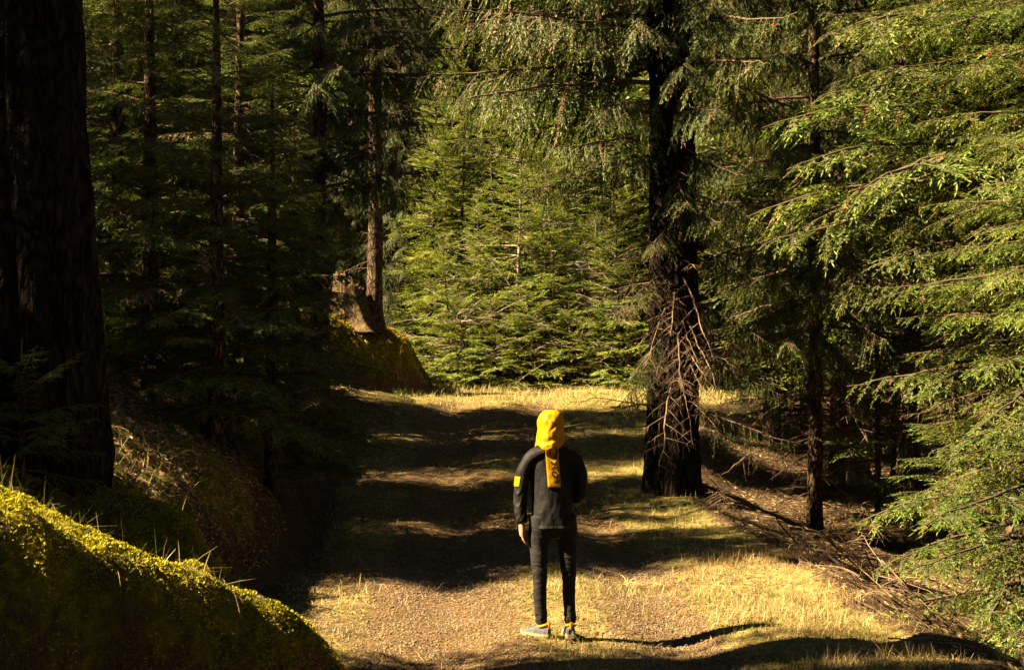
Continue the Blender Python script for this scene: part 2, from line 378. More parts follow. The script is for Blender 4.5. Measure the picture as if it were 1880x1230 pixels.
STY = {
    'fir': dict(BASE, brown=.04, tw=.17, hang=[.16, .22, .12, .05], drop=[.12, .15, .1]),
    'spruce': dict(BASE, hang=[.22, .55, .35, .2], drop=[.45, .55, .5], sdrop=.35, ang=[52, 40, 40], frac=[.36, .42, .4], start=[.12, .06, .1], tw=.2, up=.1, brown=.05),
    'young': dict(BASE, sp=[.05, .06, .05], sl=.08, sw=.021, sps=.0135, start=[.15, .15, .1], hang=[.05, .06, .05, .05], drop=[.0, .02, .02], minl=.05, skip=.15),
    'dead': dict(BASE, bare=True, sp=[.11, .07, .05], start=[.12, .1, .1], frac=[.42, .45, .4], hang=[.16, .25, .25, .2], drop=[.3, .35, .3], wob=.05, tw=.35, minl=.07, ang=[55, 42, 40]),
    'bare_young': dict(BASE, bare=True, max=1, sp=[.12, .08, .05], start=[.2, .1, .1], frac=[.45, .4, .4], hang=[-.03, 0, 0, 0], drop=[0, 0, 0], wob=.05, tw=.3, minl=.08),
    'low': dict(BASE, max=1, leaf=1, sp=[.12, .1, .1], sps=.036, sl=.15, sw=.042, frac=[.44, .4, .4], skip=.03),
    'low_spruce': dict(BASE, max=1, leaf=1, sp=[.12, .1, .1], sps=.036, sl=.15, sw=.04, hang=[.2, .5, .3, .2], drop=[.4, .5, .5], sdrop=.3, frac=[.36, .4, .4]),
}
BL = {'fir': 2.0, 'spruce': 2.4, 'young': 1.1, 'dead': 1.6, 'bare_young': 1.2, 'low': 2.0, 'low_spruce': 2.2}
LIB = {}; LOWARR = {}
def make_branches(style, count):
    L = BL[style]
    for k in range(count):
        r = np.random.default_rng(1000 + 37 * k + sum(map(ord, style)))
        G = Geo()
        grow(G, r, np.zeros(3), unit(np.array([1, 0, .06])), np.array([0, 0, 1.]), L, .011 * L if style not in ('dead', 'bare_young') else .009 * L, 0, STY[style])
        arr = G.arrays()
        if style.startswith('low'):
            LOWARR.setdefault(style, []).append(arr); continue
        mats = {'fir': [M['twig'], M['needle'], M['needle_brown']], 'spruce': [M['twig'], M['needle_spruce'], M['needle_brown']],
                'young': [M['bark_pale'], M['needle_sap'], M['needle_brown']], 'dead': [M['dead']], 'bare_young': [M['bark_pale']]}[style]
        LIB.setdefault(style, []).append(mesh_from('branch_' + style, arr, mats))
make_branches('fir', 5); make_branches('spruce', 5); make_branches('young', 4); make_branches('dead', 5)
make_branches('bare_young', 3); make_branches('low', 3); make_branches('low_spruce', 3)

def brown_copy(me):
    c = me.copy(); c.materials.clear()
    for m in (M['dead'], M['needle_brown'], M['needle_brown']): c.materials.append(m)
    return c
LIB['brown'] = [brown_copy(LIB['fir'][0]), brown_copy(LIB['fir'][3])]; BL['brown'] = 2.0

# ------------------------------------------------------------------ trees
def trunk_mesh(r, h, seed, lean=(0, 0), sides=14, dz=.35, rough=.05, flare=.45, mat='bark', bow=.0):
    n = int(h / dz) + 3
    zl = np.linspace(.7, h, n) if dz > .2 else np.concatenate([np.arange(.5, 7.5, dz), np.linspace(7.5, h, 24)])
    z = np.concatenate([[-.35, 0, .08, .2, .4], zl])
    th = np.arange(sides) * 2 * math.pi / sides
    rad = r * (1 - z / h) ** .75 * .97 + .006
    rad = np.where(z < 0, r, rad)
    fl = flare * np.exp(-np.clip(z, 0, None) / (.9 * r + .1))
    Z, T = np.meshgrid(z, th, indexing='ij')
    lob = 1 + fl[:, None] * (.55 + .45 * np.cos(T * 5 + seed)) + rough * 2 * fbm(np.cos(T) * 2.2 + seed, np.sin(T) * 2.2 + Z * .5, seed) \
        + rough * 1.6 * vnoise(T * sides / 6.28 * .55 + seed, Z * .8, seed + 5)
    if sides > 40:      # plated bark: deep wandering furrows
        q = T * 4.2 + 1.2 * vnoise(Z * 1.1, T * .8, seed + 9)
        lob = lob - .05 * np.clip(1 - 5 * np.abs(vnoise(q * 2.2, Z * 1.6, seed + 7)), 0, 1) + .03 * vnoise(T * 22, Z * 9, seed + 8)
    R = rad[:, None] * lob
    cx = lean[0] * Z + bow * np.sin(Z / h * 5 + seed) + .35 * r * (vnoise(Z * .35, Z * 0 + seed, 3))
    cy_ = lean[1] * Z + .3 * r * (vnoise(Z * .3, Z * 0 + seed, 4))
    V = np.stack([R * np.cos(T) + cx, R * np.sin(T) + cy_, Z], -1).reshape(-1, 3)
    k = len(z); i = np.arange(k - 1)[:, None] * sides; j = np.arange(sides)[None]; j2 = (j + 1) % sides
    F = np.stack([i + j, i + j2, i + sides + j2, i + sides + j], -1).reshape(-1, 4)
    return mesh_from('trunk', (V, F, None, None), [M[mat]], True), lambda zz: (float(np.interp(zz, z, cx[:, 0])), float(np.interp(zz, z, cy_[:, 0]))), lambda zz: float(np.interp(zz, z, rad))
def bmat(x, y, z, az, pitch, scale, roll=0, yflip=1):
    return Matrix.Translation((x, y, z)) @ Matrix.Rotation(az, 4, 'Z') @ Matrix.Rotation(-pitch, 4, 'Y') @ Matrix.Rotation(roll, 4, 'X') @ Matrix.Diagonal((scale, scale * yflip, scale, 1))
def twig_core(r, base, top, axis, rad, nt=60, mat='dead'):
    """the crown's own mesh: leader shoot and short inner twigs along the stem"""
    G = Geo()
    zz = np.linspace(max(base, top - 1.2), top + .25, 5)
    G.tube(np.stack([[axis(z)[0] for z in zz], [axis(z)[1] for z in zz], zz], 1), np.linspace(.012, .003, 5), 4, 0)
    for k in range(nt):
        z = r.uniform(base, top); a = r.uniform(0, 6.283); x, y = axis(z); rr = rad(z) * .9
        d = np.array([math.cos(a), math.sin(a), r.normal(-.15, .3)]); l = r.uniform(.15, .6) * min(1, top / 6)
        p = np.array([x + rr * d[0], y + rr * d[1], z])
        t = np.linspace(0, 1, 4)[:, None]
        G.tube(p + d * l * t + DOWN * .3 * l * t ** 2 + r.normal(0, .02, (4, 3)) * t * l * 2, np.linspace(.006, .0015, 4) * min(1, .3 + top / 6), 3, 0)
    return mesh_from('crown', G.arrays(), [M[mat]])
NT = [0]
def tree(name, label, x, y, r, h, cb, db, blen, style='fir', group=None, cat='tree', lean=(0, 0), seed=None, wh=.38, per=4, deadstyle='dead',
         sides=14, rough=.05, flare=.45, mat='bark', azr=None, extra=(), top=None, dlen=None, dper=3, pit=(-.12, .5), bow=0, skip=0, dwh=.38, dz=.35):
    NT[0] += 1
    seed = seed if seed is not None else NT[0] * 13
    rg = np.random.default_rng(seed)
    e = tag(empty(name, (x, y, HZ(x, y) - .04)), label, cat, group)
    me, axis, rad = trunk_mesh(r, h, seed, lean, sides, dz, rough, flare, mat, bow)
    obj('trunk', me, e)
    top = top or h - .1
    cr = obj('crown', twig_core(rg, max(.5, min(db, cb)), top, axis, rad, 50, 'bark_pale' if mat == 'bark_pale' else 'dead'), e)
    def put(z, az, L, st, pitch):
        lib = LIB[st]; k = int(rg.integers(len(lib))); s = L / BL[st]
        ax, ay = axis(z); rr = rad(z) * .7
        obj('branch', lib[k], cr, mat4=bmat(ax + rr * math.cos(az), ay + rr * math.sin(az), z, az, pitch, s, rg.normal(0, .12), 1 if rg.random() < .5 else -1))
    z = db
    while z < cb:
        for k in range(dper):
            az = rg.uniform(0, 6.283)
            put(z + rg.uniform(-.15, .15), az, (dlen or blen(cb) * .8) * rg.uniform(.5, 1.1), deadstyle, rg.normal(-.15, .15))
        z += dwh * rg.uniform(.7, 1.3)
    z = cb; a0 = rg.uniform(0, 6.28)
    while z < top:
        a0 += rg.uniform(.5, 1.2); fr = (z - cb) / max(.1, top - cb)
        for k in range(per):
            if rg.random() < skip: continue
            az = a0 + k * 6.283 / per + rg.normal(0, .25)
            if azr and not azr(az, z): continue
            put(z + rg.uniform(-.1, .1), az, max(.18, blen(z) * rg.uniform(.7, 1.15)), style, pit[0] + (pit[1] - pit[0]) * fr + rg.normal(0, .14))
        z += wh * rg.uniform(.75, 1.25)
    for (z, az, L, st, p) in extra: put(z, az, L, st, p)
    return e

# joined crowns for the many trees further off
def joined_crown(seed, h, cb, maxl, style, per=6, wh=.40):
    rg = np.random.default_rng(seed); Vs, Fs, Ms, As = [], [], [], []; n = 0; z = cb
    while z < h - .2:
        fr = (z - cb) / (h - cb); L = maxl * (min(1, .45 + 2.4 * fr) * (1 - fr) ** .85 + .06)
        for k in range(per):
            if rg.random() < .12: continue
            arr = LOWARR[style][int(rg.integers(3))]
            m = np.array(bmat(0, 0, z + rg.uniform(-.2, .2), rg.uniform(0, 6.283), -.15 + .6 * fr + rg.normal(0, .1), L * rg.uniform(.65, 1.15) / BL[style], rg.normal(0, .15)))
            V = arr[0] @ m[:3, :3].T.astype(np.float32) + m[:3, 3].astype(np.float32)
            Vs.append(V); Fs.append(arr[1] + n); Ms.append(arr[2]); As.append(arr[3] * rg.uniform(.6, 1.3)); n += len(V)
        z += wh * rg.uniform(.8, 1.2)
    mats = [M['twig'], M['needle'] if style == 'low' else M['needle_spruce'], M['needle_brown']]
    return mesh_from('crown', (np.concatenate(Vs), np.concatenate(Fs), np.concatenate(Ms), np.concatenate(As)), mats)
JC = [(joined_crown(1, 20, 1.2, 3.0, 'low'), 20), (joined_crown(2, 17, 2.2, 2.6, 'low_spruce'), 17), (joined_crown(3, 14, .5, 2.6, 'low'), 14),
      (joined_crown(4, 22, 5.5, 3.0, 'low_spruce'), 22), (joined_crown(5, 7, .25, 1.7, 'low', 5, .34), 7)]
JT = [trunk_mesh([.2, .17, .15, .24, .07][k], JC[k][1], 300 + k, sides=9, dz=.8)[0] for k in range(5)]
def far_tree(x, y, k, label, group, s=1.0, name='fir_tree'):
    e = tag(empty(name, (x, y, HZ(x, y) - .05), rng.uniform(0, 6.283)), label, 'tree', group)
    e.scale = (s * rng.uniform(.9, 1.1),) * 2 + (s,)
    obj('trunk', JT[k], e); obj('crown', JC[k][0], e)
    return e

PI = math.pi
# --- the named trees of the picture
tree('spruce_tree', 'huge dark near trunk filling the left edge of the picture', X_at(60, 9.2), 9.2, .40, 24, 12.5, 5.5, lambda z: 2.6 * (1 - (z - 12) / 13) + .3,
     sides=110, dz=.06, rough=.08, mat='bark_shaded', wh=.6, per=3, dlen=.7, dper=1, dwh=.8, seed=11, flare=.2)
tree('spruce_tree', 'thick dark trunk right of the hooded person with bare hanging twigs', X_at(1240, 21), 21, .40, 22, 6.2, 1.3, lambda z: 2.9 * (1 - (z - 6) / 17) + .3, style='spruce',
     lean=(-.022, 0), sides=110, dz=.06, rough=.08, mat='bark_shaded', flare=.16, wh=.55, per=3, dlen=1.35, dper=4, dwh=.42, seed=22,
     extra=[(6.3, PI * 1.02, 3.6, 'spruce', .0), (6.0, PI * 1.12, 3.4, 'spruce', -.05), (5.6, PI * .95, 3.1, 'spruce', -.06), (6.7, PI * 1.2, 3.2, 'spruce', .05), (5.2, PI * 1.25, 2.4, 'spruce', -.1),
            (4.9, -PI * .35, 1.6, 'spruce', -.2), (4.2, -PI * .4, 1.5, 'spruce', -.2), (3.9, -PI * .62, 1.2, 'spruce', -.3), (5.6, -PI * .45, 2.0, 'spruce', -.1), (6.2, -PI * .3, 2.2, 'spruce', 0),
            (1.6, PI * 1.05, .9, 'spruce', -.6), (1.9, -PI * .5, .9, 'dead', -.7), (2.6, -PI * .45, 1.2, 'dead', -.7), (2.2, -PI * .4, 1.3, 'dead', -.6), (3.0, -PI * .55, 1.2, 'dead', -.6),
            (5.0, PI * .8, 2.6, 'spruce', -.1), (7.0, PI * 1.0, 3.4, 'spruce', .05), (2.0, -.3, 1.6, 'spruce', -.35), (1.2, -.5, 1.7, 'spruce', -.2),
            *[(1.4 + .2 * k, -PI * (.3 + .42 * ((k * 7) % 10) / 10), 1.0 + .25 * ((k * 3) % 4), 'dead', -.55 - .1 * (k % 4)) for k in range(10)],
            (1.9, PI * 1.1, 1.1, 'spruce', -.7), (2.3, PI * 1.25, 1.1, 'spruce', -.6), (3.2, PI * 1.2, 1.2, 'spruce', -.5), (4.6, -PI * .5, 1.5, 'spruce', -.3), (4.4, -PI * .25, 1.6, 'spruce', -.3), (3.6, -PI * .2, 1.5, 'spruce', -.4), (2.8, -PI * .15, 1.5, 'spruce', -.4),
            (6.1, -PI * .5, 1.9, 'spruce', -.05), (6.6, -PI * .6, 2.2, 'spruce', 0), (6.9, -PI * .42, 2.2, 'spruce', .05), (7.3, -PI * .52, 2.4, 'spruce', .05), (7.6, -PI * .7, 2.6, 'spruce', .05), (5.7, -PI * .7, 2.0, 'spruce', -.1),
            (7.5, PI * 1.05, 3.6, 'spruce', .05), (7.9, PI * 1.15, 3.6, 'spruce', .1), (7.2, PI * .9, 3.4, 'spruce', .02), (6.4, PI * .9, 3.5, 'spruce', .0), (6.9, PI * 1.12, 3.5, 'spruce', .02), (8.2, PI * 1.0, 3.6, 'spruce', .1), (8.4, PI * 1.3, 3.2, 'spruce', .1)])
tree('fir_tree', 'slender sunlit trunk high among the dark firs on the left', X_at(432, 26), 26, .15, 19, 9.5, 2.5, lambda z: 2.0 * (1 - (z - 9) / 11) + .2, style='spruce', dper=1, dlen=1.0, dwh=.6, wh=.5, per=3, seed=31)
tree('fir_tree', 'shaded thin trunk close behind the sunlit left trunk', X_at(458, 27.5), 27.5, .13, 18, 8.5, 2.5, lambda z: 1.9 * (1 - (z - 8) / 11) + .2, dper=2, dlen=1.0, dwh=.6, wh=.5, per=3, seed=37)
tree('spruce_tree', 'straight trunk rising beside the mossy stump on the bank', X_at(690, 34.2), 34.2, .18, 20, 8.2, 1.5, lambda z: 2.4 * (1 - (z - 8) / 13) + .2, style='spruce', dper=2, dlen=.9, dwh=.5, wh=.5, per=4, flare=.7, seed=41, sides=24, rough=.12)
tree('spruce_tree', 'slim half lit trunk in the thicket right of the thick trunk', X_at(1496, 22), 22, .12, 17, 3.2, .8, lambda z: 2.0 * (1 - (z - 6) / 12) + .2, style='spruce', dper=4, dlen=1.3, dwh=.4, wh=.45, per=4, seed=43, extra=[(1 + .32 * k, rng.uniform(2.5, 6.8), rng.uniform(1, 1.9), 'dead', rng.normal(-.3, .2)) for k in range(16)])
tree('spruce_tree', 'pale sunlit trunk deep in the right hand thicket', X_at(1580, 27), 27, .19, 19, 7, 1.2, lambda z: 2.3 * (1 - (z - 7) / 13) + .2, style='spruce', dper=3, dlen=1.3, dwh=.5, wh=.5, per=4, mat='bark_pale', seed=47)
tree('spruce_tree', 'dark trunk under the bright overhanging boughs on the right', X_at(1668, 23.5), 23.5, .2, 20, 5.5, 1.0, lambda z: 2.5 * (1 - (z - 5.5) / 15) + .2, style='spruce', dper=3, dlen=1.3, dwh=.45, wh=.5, per=4, seed=53, extra=[(1 + .3 * k, rng.uniform(2.5, 6.8), rng.uniform(1, 1.9), 'dead', rng.normal(-.3, .2)) for k in range(16)])
tree('fir_tree', 'sunlit fir with low layered boughs at the right edge', X_at(1965, 13.2), 13.2, .17, 13, .9, .5, lambda z: 2.0 * (1 - (z - .5) / 13.5) + .15, wh=.27, per=6, seed=59, pit=(-.16, .45))
tree('fir_tree', 'tall fir spreading long bright boughs across the upper right', X_at(1870, 18.4), 18.4, .24, 19, 5.0, 1.2, lambda z: 3.3 * (1 - (z - 4.5) / 16) + .2, wh=.36, per=6, seed=61, dlen=1.4, pit=(-.1, .4),
     extra=[(4.9, PI * 1.05, 3.3, 'fir', -.05), (5.3, PI * .98, 3.5, 'fir', 0), (5.7, PI * 1.12, 3.4, 'fir', .02), (6.2, PI * 1.02, 3.4, 'fir', .05), (4.6, PI * 1.2, 2.6, 'fir', -.1), (5.0, PI * 1.35, 2.4, 'fir', 0)])
# young firs in the sunlit opening beyond the crest
for (px, Y, h, r, lb, st) in [(948, 38, 8.5, .055, 'tallest young fir with a thin pale stem in the sunlit opening', 'young'),
                           (1000, 39.5, 9.0, .05, 'young fir with paired pale stem just right of the tallest one', 'young'),
                           (1015, 37.4, 6.5, .045, 'young fir standing above the hooded head in the sunlit opening', 'young'),
                           (880, 38.6, 5.4, .045, 'young fir left of the tallest pale stem behind the crest', 'young'),
                           (822, 37.6, 4.2, .04, 'young fir at the dark nose of the far bank', 'young'),
                           (1088, 37, 4.8, .045, 'young bushy fir in the opening left of the thick trunk', 'young'),
                           (1140, 35.8, 4.6, .045, 'young fir half hidden behind the thick trunk, on its left', 'young'),
                           (915, 43, 10, .07, 'taller young fir at the back of the sunlit opening', 'young'),
                           (1062, 43.5, 11, .07, 'taller young fir at the back of the opening, right side', 'young'),
                           (990, 45.5, 11, .08, 'tall yellow green fir closing the opening behind the pale stems', 'young'),
                           (1125, 41, 8, .06, 'young fir behind the bushy one near the thick trunk', 'young'),
                           (850, 42, 8.5, .07, 'young fir in half shade at the left of the opening', 'young'),
                           (1185, 44, 10, .07, 'young fir behind the thick trunk in the opening', 'young'),
                           (792, 41.5, 9.5, .07, 'young fir at the far left of the opening beside the dark spruces', 'young'), (815, 44, 12, .09, 'tall young fir at the back left of the opening', 'young'), (1035, 41.5, 8.5, .06, 'young fir in the middle of the opening behind the small ones', 'young'),
                           (905, 36.8, 2.4, .025, 'knee high fir at the crest left of the hood', 'young'), (975, 36.6, 2.8, .03, 'small fir at the crest straight above the hood', 'young'),
                           (1050, 36.4, 2.2, .025, 'small fir at the crest right of the hood', 'young'), (850, 37.0, 2.6, .03, 'small fir at the crest beside the dark bank', 'young'), (1120, 36.2, 2.4, .03, 'small fir at the crest beside the thick trunk', 'young')]:
    tree('young_fir', lb, X_at(px, Y), Y, r, h, .25, .2, lambda z, h=h: (1.25 + .05 * h) * (1 - z / h) ** .65 + .15, style=st, group='young firs in the sunlit opening', wh=.2, per=5, mat='bark_pale' if px in (948, 1000, 1015, 1088) else 'bark', sides=8, rough=.03, flare=.2,
         bow=.07, skip=.10, lean=(rng.normal(0, .015), 0), pit=(-.12, .5), extra=[(rng.uniform(.5, h * .75), rng.uniform(0, 6.28), rng.uniform(.9, 1.9), 'bare_young', rng.normal(.1, .3)) for k in range(14)])
# shaded firs on the left slope
for (px, Y, h, lb) in [(500, 15.2, 4.6, 'shaded fir at the left edge of the dark track'),
                       (395, 14.6, 5.6, 'shaded fir on the left slope behind the bare stems'),
                       (275, 15.6, 6.5, 'dense fir just right of the huge near trunk'),
                       (540, 19.0, 4.8, 'fir with sun flecked boughs left of the young fir with a dead tip'),
                       (440, 18.2, 7.2, 'tall shaded fir below the slender sunlit trunk'),
                       (330, 20.0, 8.5, 'tall fir behind the dense one on the left slope'),
                       (215, 19.2, 8.0, 'tall fir whose boughs show beside the huge near trunk'),
                       (600, 25.5, 3.2, 'small fir low on the left verge before the bend')]:
    tree('fir_tree', lb, X_at(px, Y), Y, .05 + .008 * h, h, .45, .3, lambda z, h=h: (1.0 + .09 * h) * (1 - z / h) ** .75 + .12, group='shaded firs on the left slope', wh=.29, per=5, sides=9, seed=int(px * 3 + Y),
         extra=[(h * .5, rng.uniform(0, 6.28), 1.0, 'brown', 0), (h * .35, rng.uniform(3.5, 6), 1.0, 'dead', -.1), (h * .25, rng.uniform(3.5, 6), 1.1, 'dead', -.1), (h * .3, rng.uniform(3.5, 6), 1.1, 'brown', -.1)])
tree('young_fir', 'small young fir with a pale dead tip below the stump', X_at(572, 28.2), 28.2, .03, 1.75, .15, .1, lambda z: .75 * (1 - z / 1.8) ** .8 + .1, wh=.14, per=6, style='young', sides=7,
     extra=[(1.1, PI * .1, .6, 'bare_young', .6), (1.3, -PI * .3, .55, 'bare_young', .7), (1.45, PI * .9, .5, 'bare_young', .8), (1.0, -PI * .5, .6, 'bare_young', .5), (1.2, PI * 1.3, .5, 'bare_young', .7)])
tree('young_fir', 'small fir in deep shade at the foot of the huge near trunk', X_at(40, 8.5), 8.5, .02, .85, .12, .1, lambda z: .6 * (1 - z / 1.4) ** .8 + .1, wh=.15, per=5, style='fir', sides=7)
# drooping dark spruces left of the opening
for (px, Y, h, cb, lb) in [(778, 46.0, 14, 1.0, 'drooping dark spruce behind the nose of the far bank'),
                           (735, 44.5, 17, 1.5, 'tall dark spruce between the stump trunk and the opening'),
                           (655, 46, 15, 2.0, 'dark spruce right behind the mossy stump')]:
    tree('spruce_tree', lb, X_at(px, Y), Y, .16, h, cb, .6, lambda z, h=h: 2.1 * (1 - z / h) ** .8 + .2, style='spruce', wh=.36, per=5, sides=10)
tree('spruce_tree', 'dark spruce hanging long boughs over the middle left of the track', X_at(585, 24.3), 24.3, .15, 16, 4.6, 2.0, lambda z: 2.4 * (1 - (z - 4.5) / 12) + .2, style='spruce', wh=.45, per=4, sides=10, dlen=.9, dper=2, seed=71,
     extra=[(6.6, -.15, 2.7, 'spruce', .0), (7.1, .1, 2.9, 'spruce', .05), (6.0, -.3, 2.4, 'spruce', -.1), (7.6, -.1, 3.0, 'spruce', .1), (5.5, -.5, 1.7, 'spruce', -.1), (8.0, -.35, 2.8, 'spruce', .1), (6.9, -.8, 2.0, 'spruce', 0)])

# --- the forest behind: firs set out by hand-free scatter, kept out of the sunny lanes
NSX, NSY = -math.sin(SUN_A), math.cos(SUN_A)
def sval(x, y): return NSX * x + NSY * y
placed = []
def scatter(n, xr, yr, ks, label, group, mind=1.8, sc_=(.85, 1.15), ok=lambda x, y: True, tries=4000):
    c = 0
    for _ in range(tries):
        if c >= n: break
        y = rng.uniform(*yr); x = rng.uniform(xr(y)[0], xr(y)[1])
        if not ok(x, y) or any((x - a) ** 2 + (y - b) ** 2 < mind ** 2 for a, b in placed): continue
        placed.append((x, y)); c += 1
        far_tree(x, y, int(rng.choice(ks)), label, group, rng.uniform(*sc_))
lane = lambda x, y: not (21.7 < sval(x, y) < 22.6 or 25.5 < sval(x, y) < 26.4 or 10.1 < sval(x, y) < 13.0 or 28.8 < sval(x, y) < 44.5 or 6 < sval(x, y) < 8.9)
scatter(95, lambda y: (-.42 * y, .42 * y), (47, 84), [0, 0, 1, 3, 2], 'conifer in the far forest wall beyond the sunlit opening', 'far forest wall', 1.9, (1.25, 1.65))
scatter(20, lambda y: (-.42 * y, -.16 * y - 1.5), (29, 46), [0, 1, 2, 4, 4], 'conifer deep in the dark forest on the left hillside', 'left hillside forest', 1.9, ok=lambda x, y: lane(x, y))
scatter(10, lambda y: (-.42 * y, -.22 * y), (20.5, 30), [4, 4, 2], 'low dense fir among the shaded trees of the left slope', 'low firs of the left slope', 1.5, (.7, 1.0), ok=lane)
scatter(30, lambda y: (.12 * y + 1.2, .42 * y), (25, 46), [0, 1, 2, 3, 4], 'conifer in the thicket behind the trees on the right', 'right hand thicket', 1.7)
scatter(7, lambda y: (5.6, .44 * y), (19, 26), [4, 4], 'low fir under the tall trees on the right', 'low firs on the right', 1.3, (.6, .9), ok=lambda x, y: x < 7 or x > 7.6)
# unseen trees added beyond the left edge and behind the viewer to cast shade
scatter(9, lambda y: (-13, -.40 * y - .9), (13.5, 30), [4, 4, 4, 4], 'unseen fir added beyond the left edge to shade the track', 'added shade firs beyond the left edge', 1.4, (.72, .95), ok=lane)
scatter(16, lambda y: (-13, -3.2), (-6, 7.3), [2, 4, 0, 2], 'unseen fir added beside and behind the viewer to shade the near bank', 'added shade firs behind the viewer', 1.5, (.8, 1.1), ok=lambda x, y: lane(x, y) and (x < -4 or y < 1) and sval(x, y) < 4.4)  # added out of view to keep sun off the lower bank
scatter(14, lambda y: (-24, -16.5), (29, 48), [1, 2, 1], 'unseen conifer added high on the left slope to shade the left background', 'added shade conifers high on the left slope', 2.0, (.85, .98), ok=lambda x, y: not 30.0 < sval(x, y) < 38.5)  # added out of view to darken the trees behind on the left
for (x, y) in [(-7.0, 47.5), (-7.7, 50.5), (-8.0, 54), (-7.1, 53), (-8.9, 52), (-6.3, 50), (-14.0, 49), (-14.9, 52), (-13.4, 47), (-15.2, 54), (4.0, 48), (4.6, 51.5), (3.4, 50.5), (5.3, 55), (2.6, 47.5), (3.9, 54)]:
    far_tree(x, y, 0, 'conifer in the far forest wall beyond the sunlit opening', 'far forest wall', 1.35)
for (x, y, k, s, w) in [(-5.0, 8.75, 4, 1.05, .5), (-6.6, 8.3, 4, 1.25, .45), (-8.2, 7.7, 2, .75, .32), (-7.4, 8.6, 2, .8, .32)]:
    far_tree(x, y, k, 'unseen narrow fir added beyond the left edge to shade the near trunk and foreground', 'added narrow shade firs beyond the left edge', s).scale = (s * w, s * w, s)  # added and narrowed so only trunk and bottom strip fall in shade
for i, q in enumerate([14.5, 15.5, 16.5, 17.6, 18.8, 20.0]):
    x = -7.3 - (i % 3) * .9
    far_tree(x, (q + math.sin(SUN_A) * x) / math.cos(SUN_A), 2, 'unseen fir added beyond the left edge to shade the track', 'added shade firs beyond the left edge', [.72, .75, .68, .56, .50, .52][i])  # added row whose shadows make the dark band on the track
for i, q in enumerate([24.2, 28.2, 23.4, 27.3, 28.9]):
    x = -9.5 - (i % 2) * 1.2 - (1.6 if i > 1 else 0)
    far_tree(x, (q + math.sin(SUN_A) * x) / math.cos(SUN_A), [0, 1][i % 2], 'unseen tall conifer added beyond the left edge to shade the right hand thicket', 'added tall shade conifers beyond the left edge', .9)  # added tall blockers that shade the thicket on the right


scatter(26, lambda y: (8.2, 17), (-7, 24), [0, 0, 3, 1], 'unseen tall conifer added beyond the right edge to block sky light', 'forest beyond the right edge', 1.9, (.95, 1.2), ok=lambda x, y: x > .40 * y + 3.2)  # unseen trees added to cut sky fill without blocking the sun
scatter(12, lambda y: (-6, 7), (-13, -5), [0, 1, 3], 'unseen tall conifer added behind the viewer to block sky light', 'forest behind the viewer', 2.0, (.95, 1.2), ok=lambda x, y: sval(x, y) < -5)  # unseen trees added behind the viewer against sky fill
for i, y in enumerate([10.5, 11.2, 11.9, 12.6, 13.3, 14.0]):
    far_tree(-4.7 - .25 * (i % 2), y, 4, 'unseen low bushy fir added beyond the left edge to shade the bank', 'added low shade firs beyond the left edge', .16).scale = (.38, .38, .165)  # added low blockers, shading the bank but not the track
for (x, q, k, s, w) in [(-5.6, 10.35, 4, 1.0, .32), (-7.0, 8.95, 2, .62, .35), (-9.0, 8.9, 0, .8, .36), (-8.2, 9.35, 2, .8, .3), (-11.0, 8.75, 0, .9, .36), (-10.0, 8.55, 0, .75, .3), (-12.0, 8.65, 0, .95, .25), (-13.0, 8.9, 0, 1.0, .3)]:
    far_tree(x, (q + math.sin(SUN_A) * x) / math.cos(SUN_A), k, 'unseen narrow fir added beyond the left edge to shade the near trunk and foreground', 'added narrow shade firs beyond the left edge', s).scale = (s * w, s * w, s)  # more added narrow blockers for the dark bottom strip
for (x, q, s) in [(-8.6, 14.1, .85), (-8.6, 15.3, .85), (-8.0, 20.9, .66), (-10.2, 19.5, .72), (-10.4, 20.6, .74)]:
    far_tree(x, (q + math.sin(SUN_A) * x) / math.cos(SUN_A), 2, 'unseen fir added beyond the left edge to shade the track', 'added shade firs beyond the left edge', s)  # more added blockers shading track and right verge
for (x, y, lb) in [(-5.3, 31.3, 'low bushy fir added to shade the far bank, left of the stump'), (-5.9, 32.4, 'low bushy fir added to shade the far bank, further left of the stump'), (-6.2, 33.6, 'low bushy fir added to shade the far bank, furthest back')]:
    far_tree(x, y, 4, lb, None, .24).scale = (.4, .4, .24)  # firs added as blockers to darken the far bank face
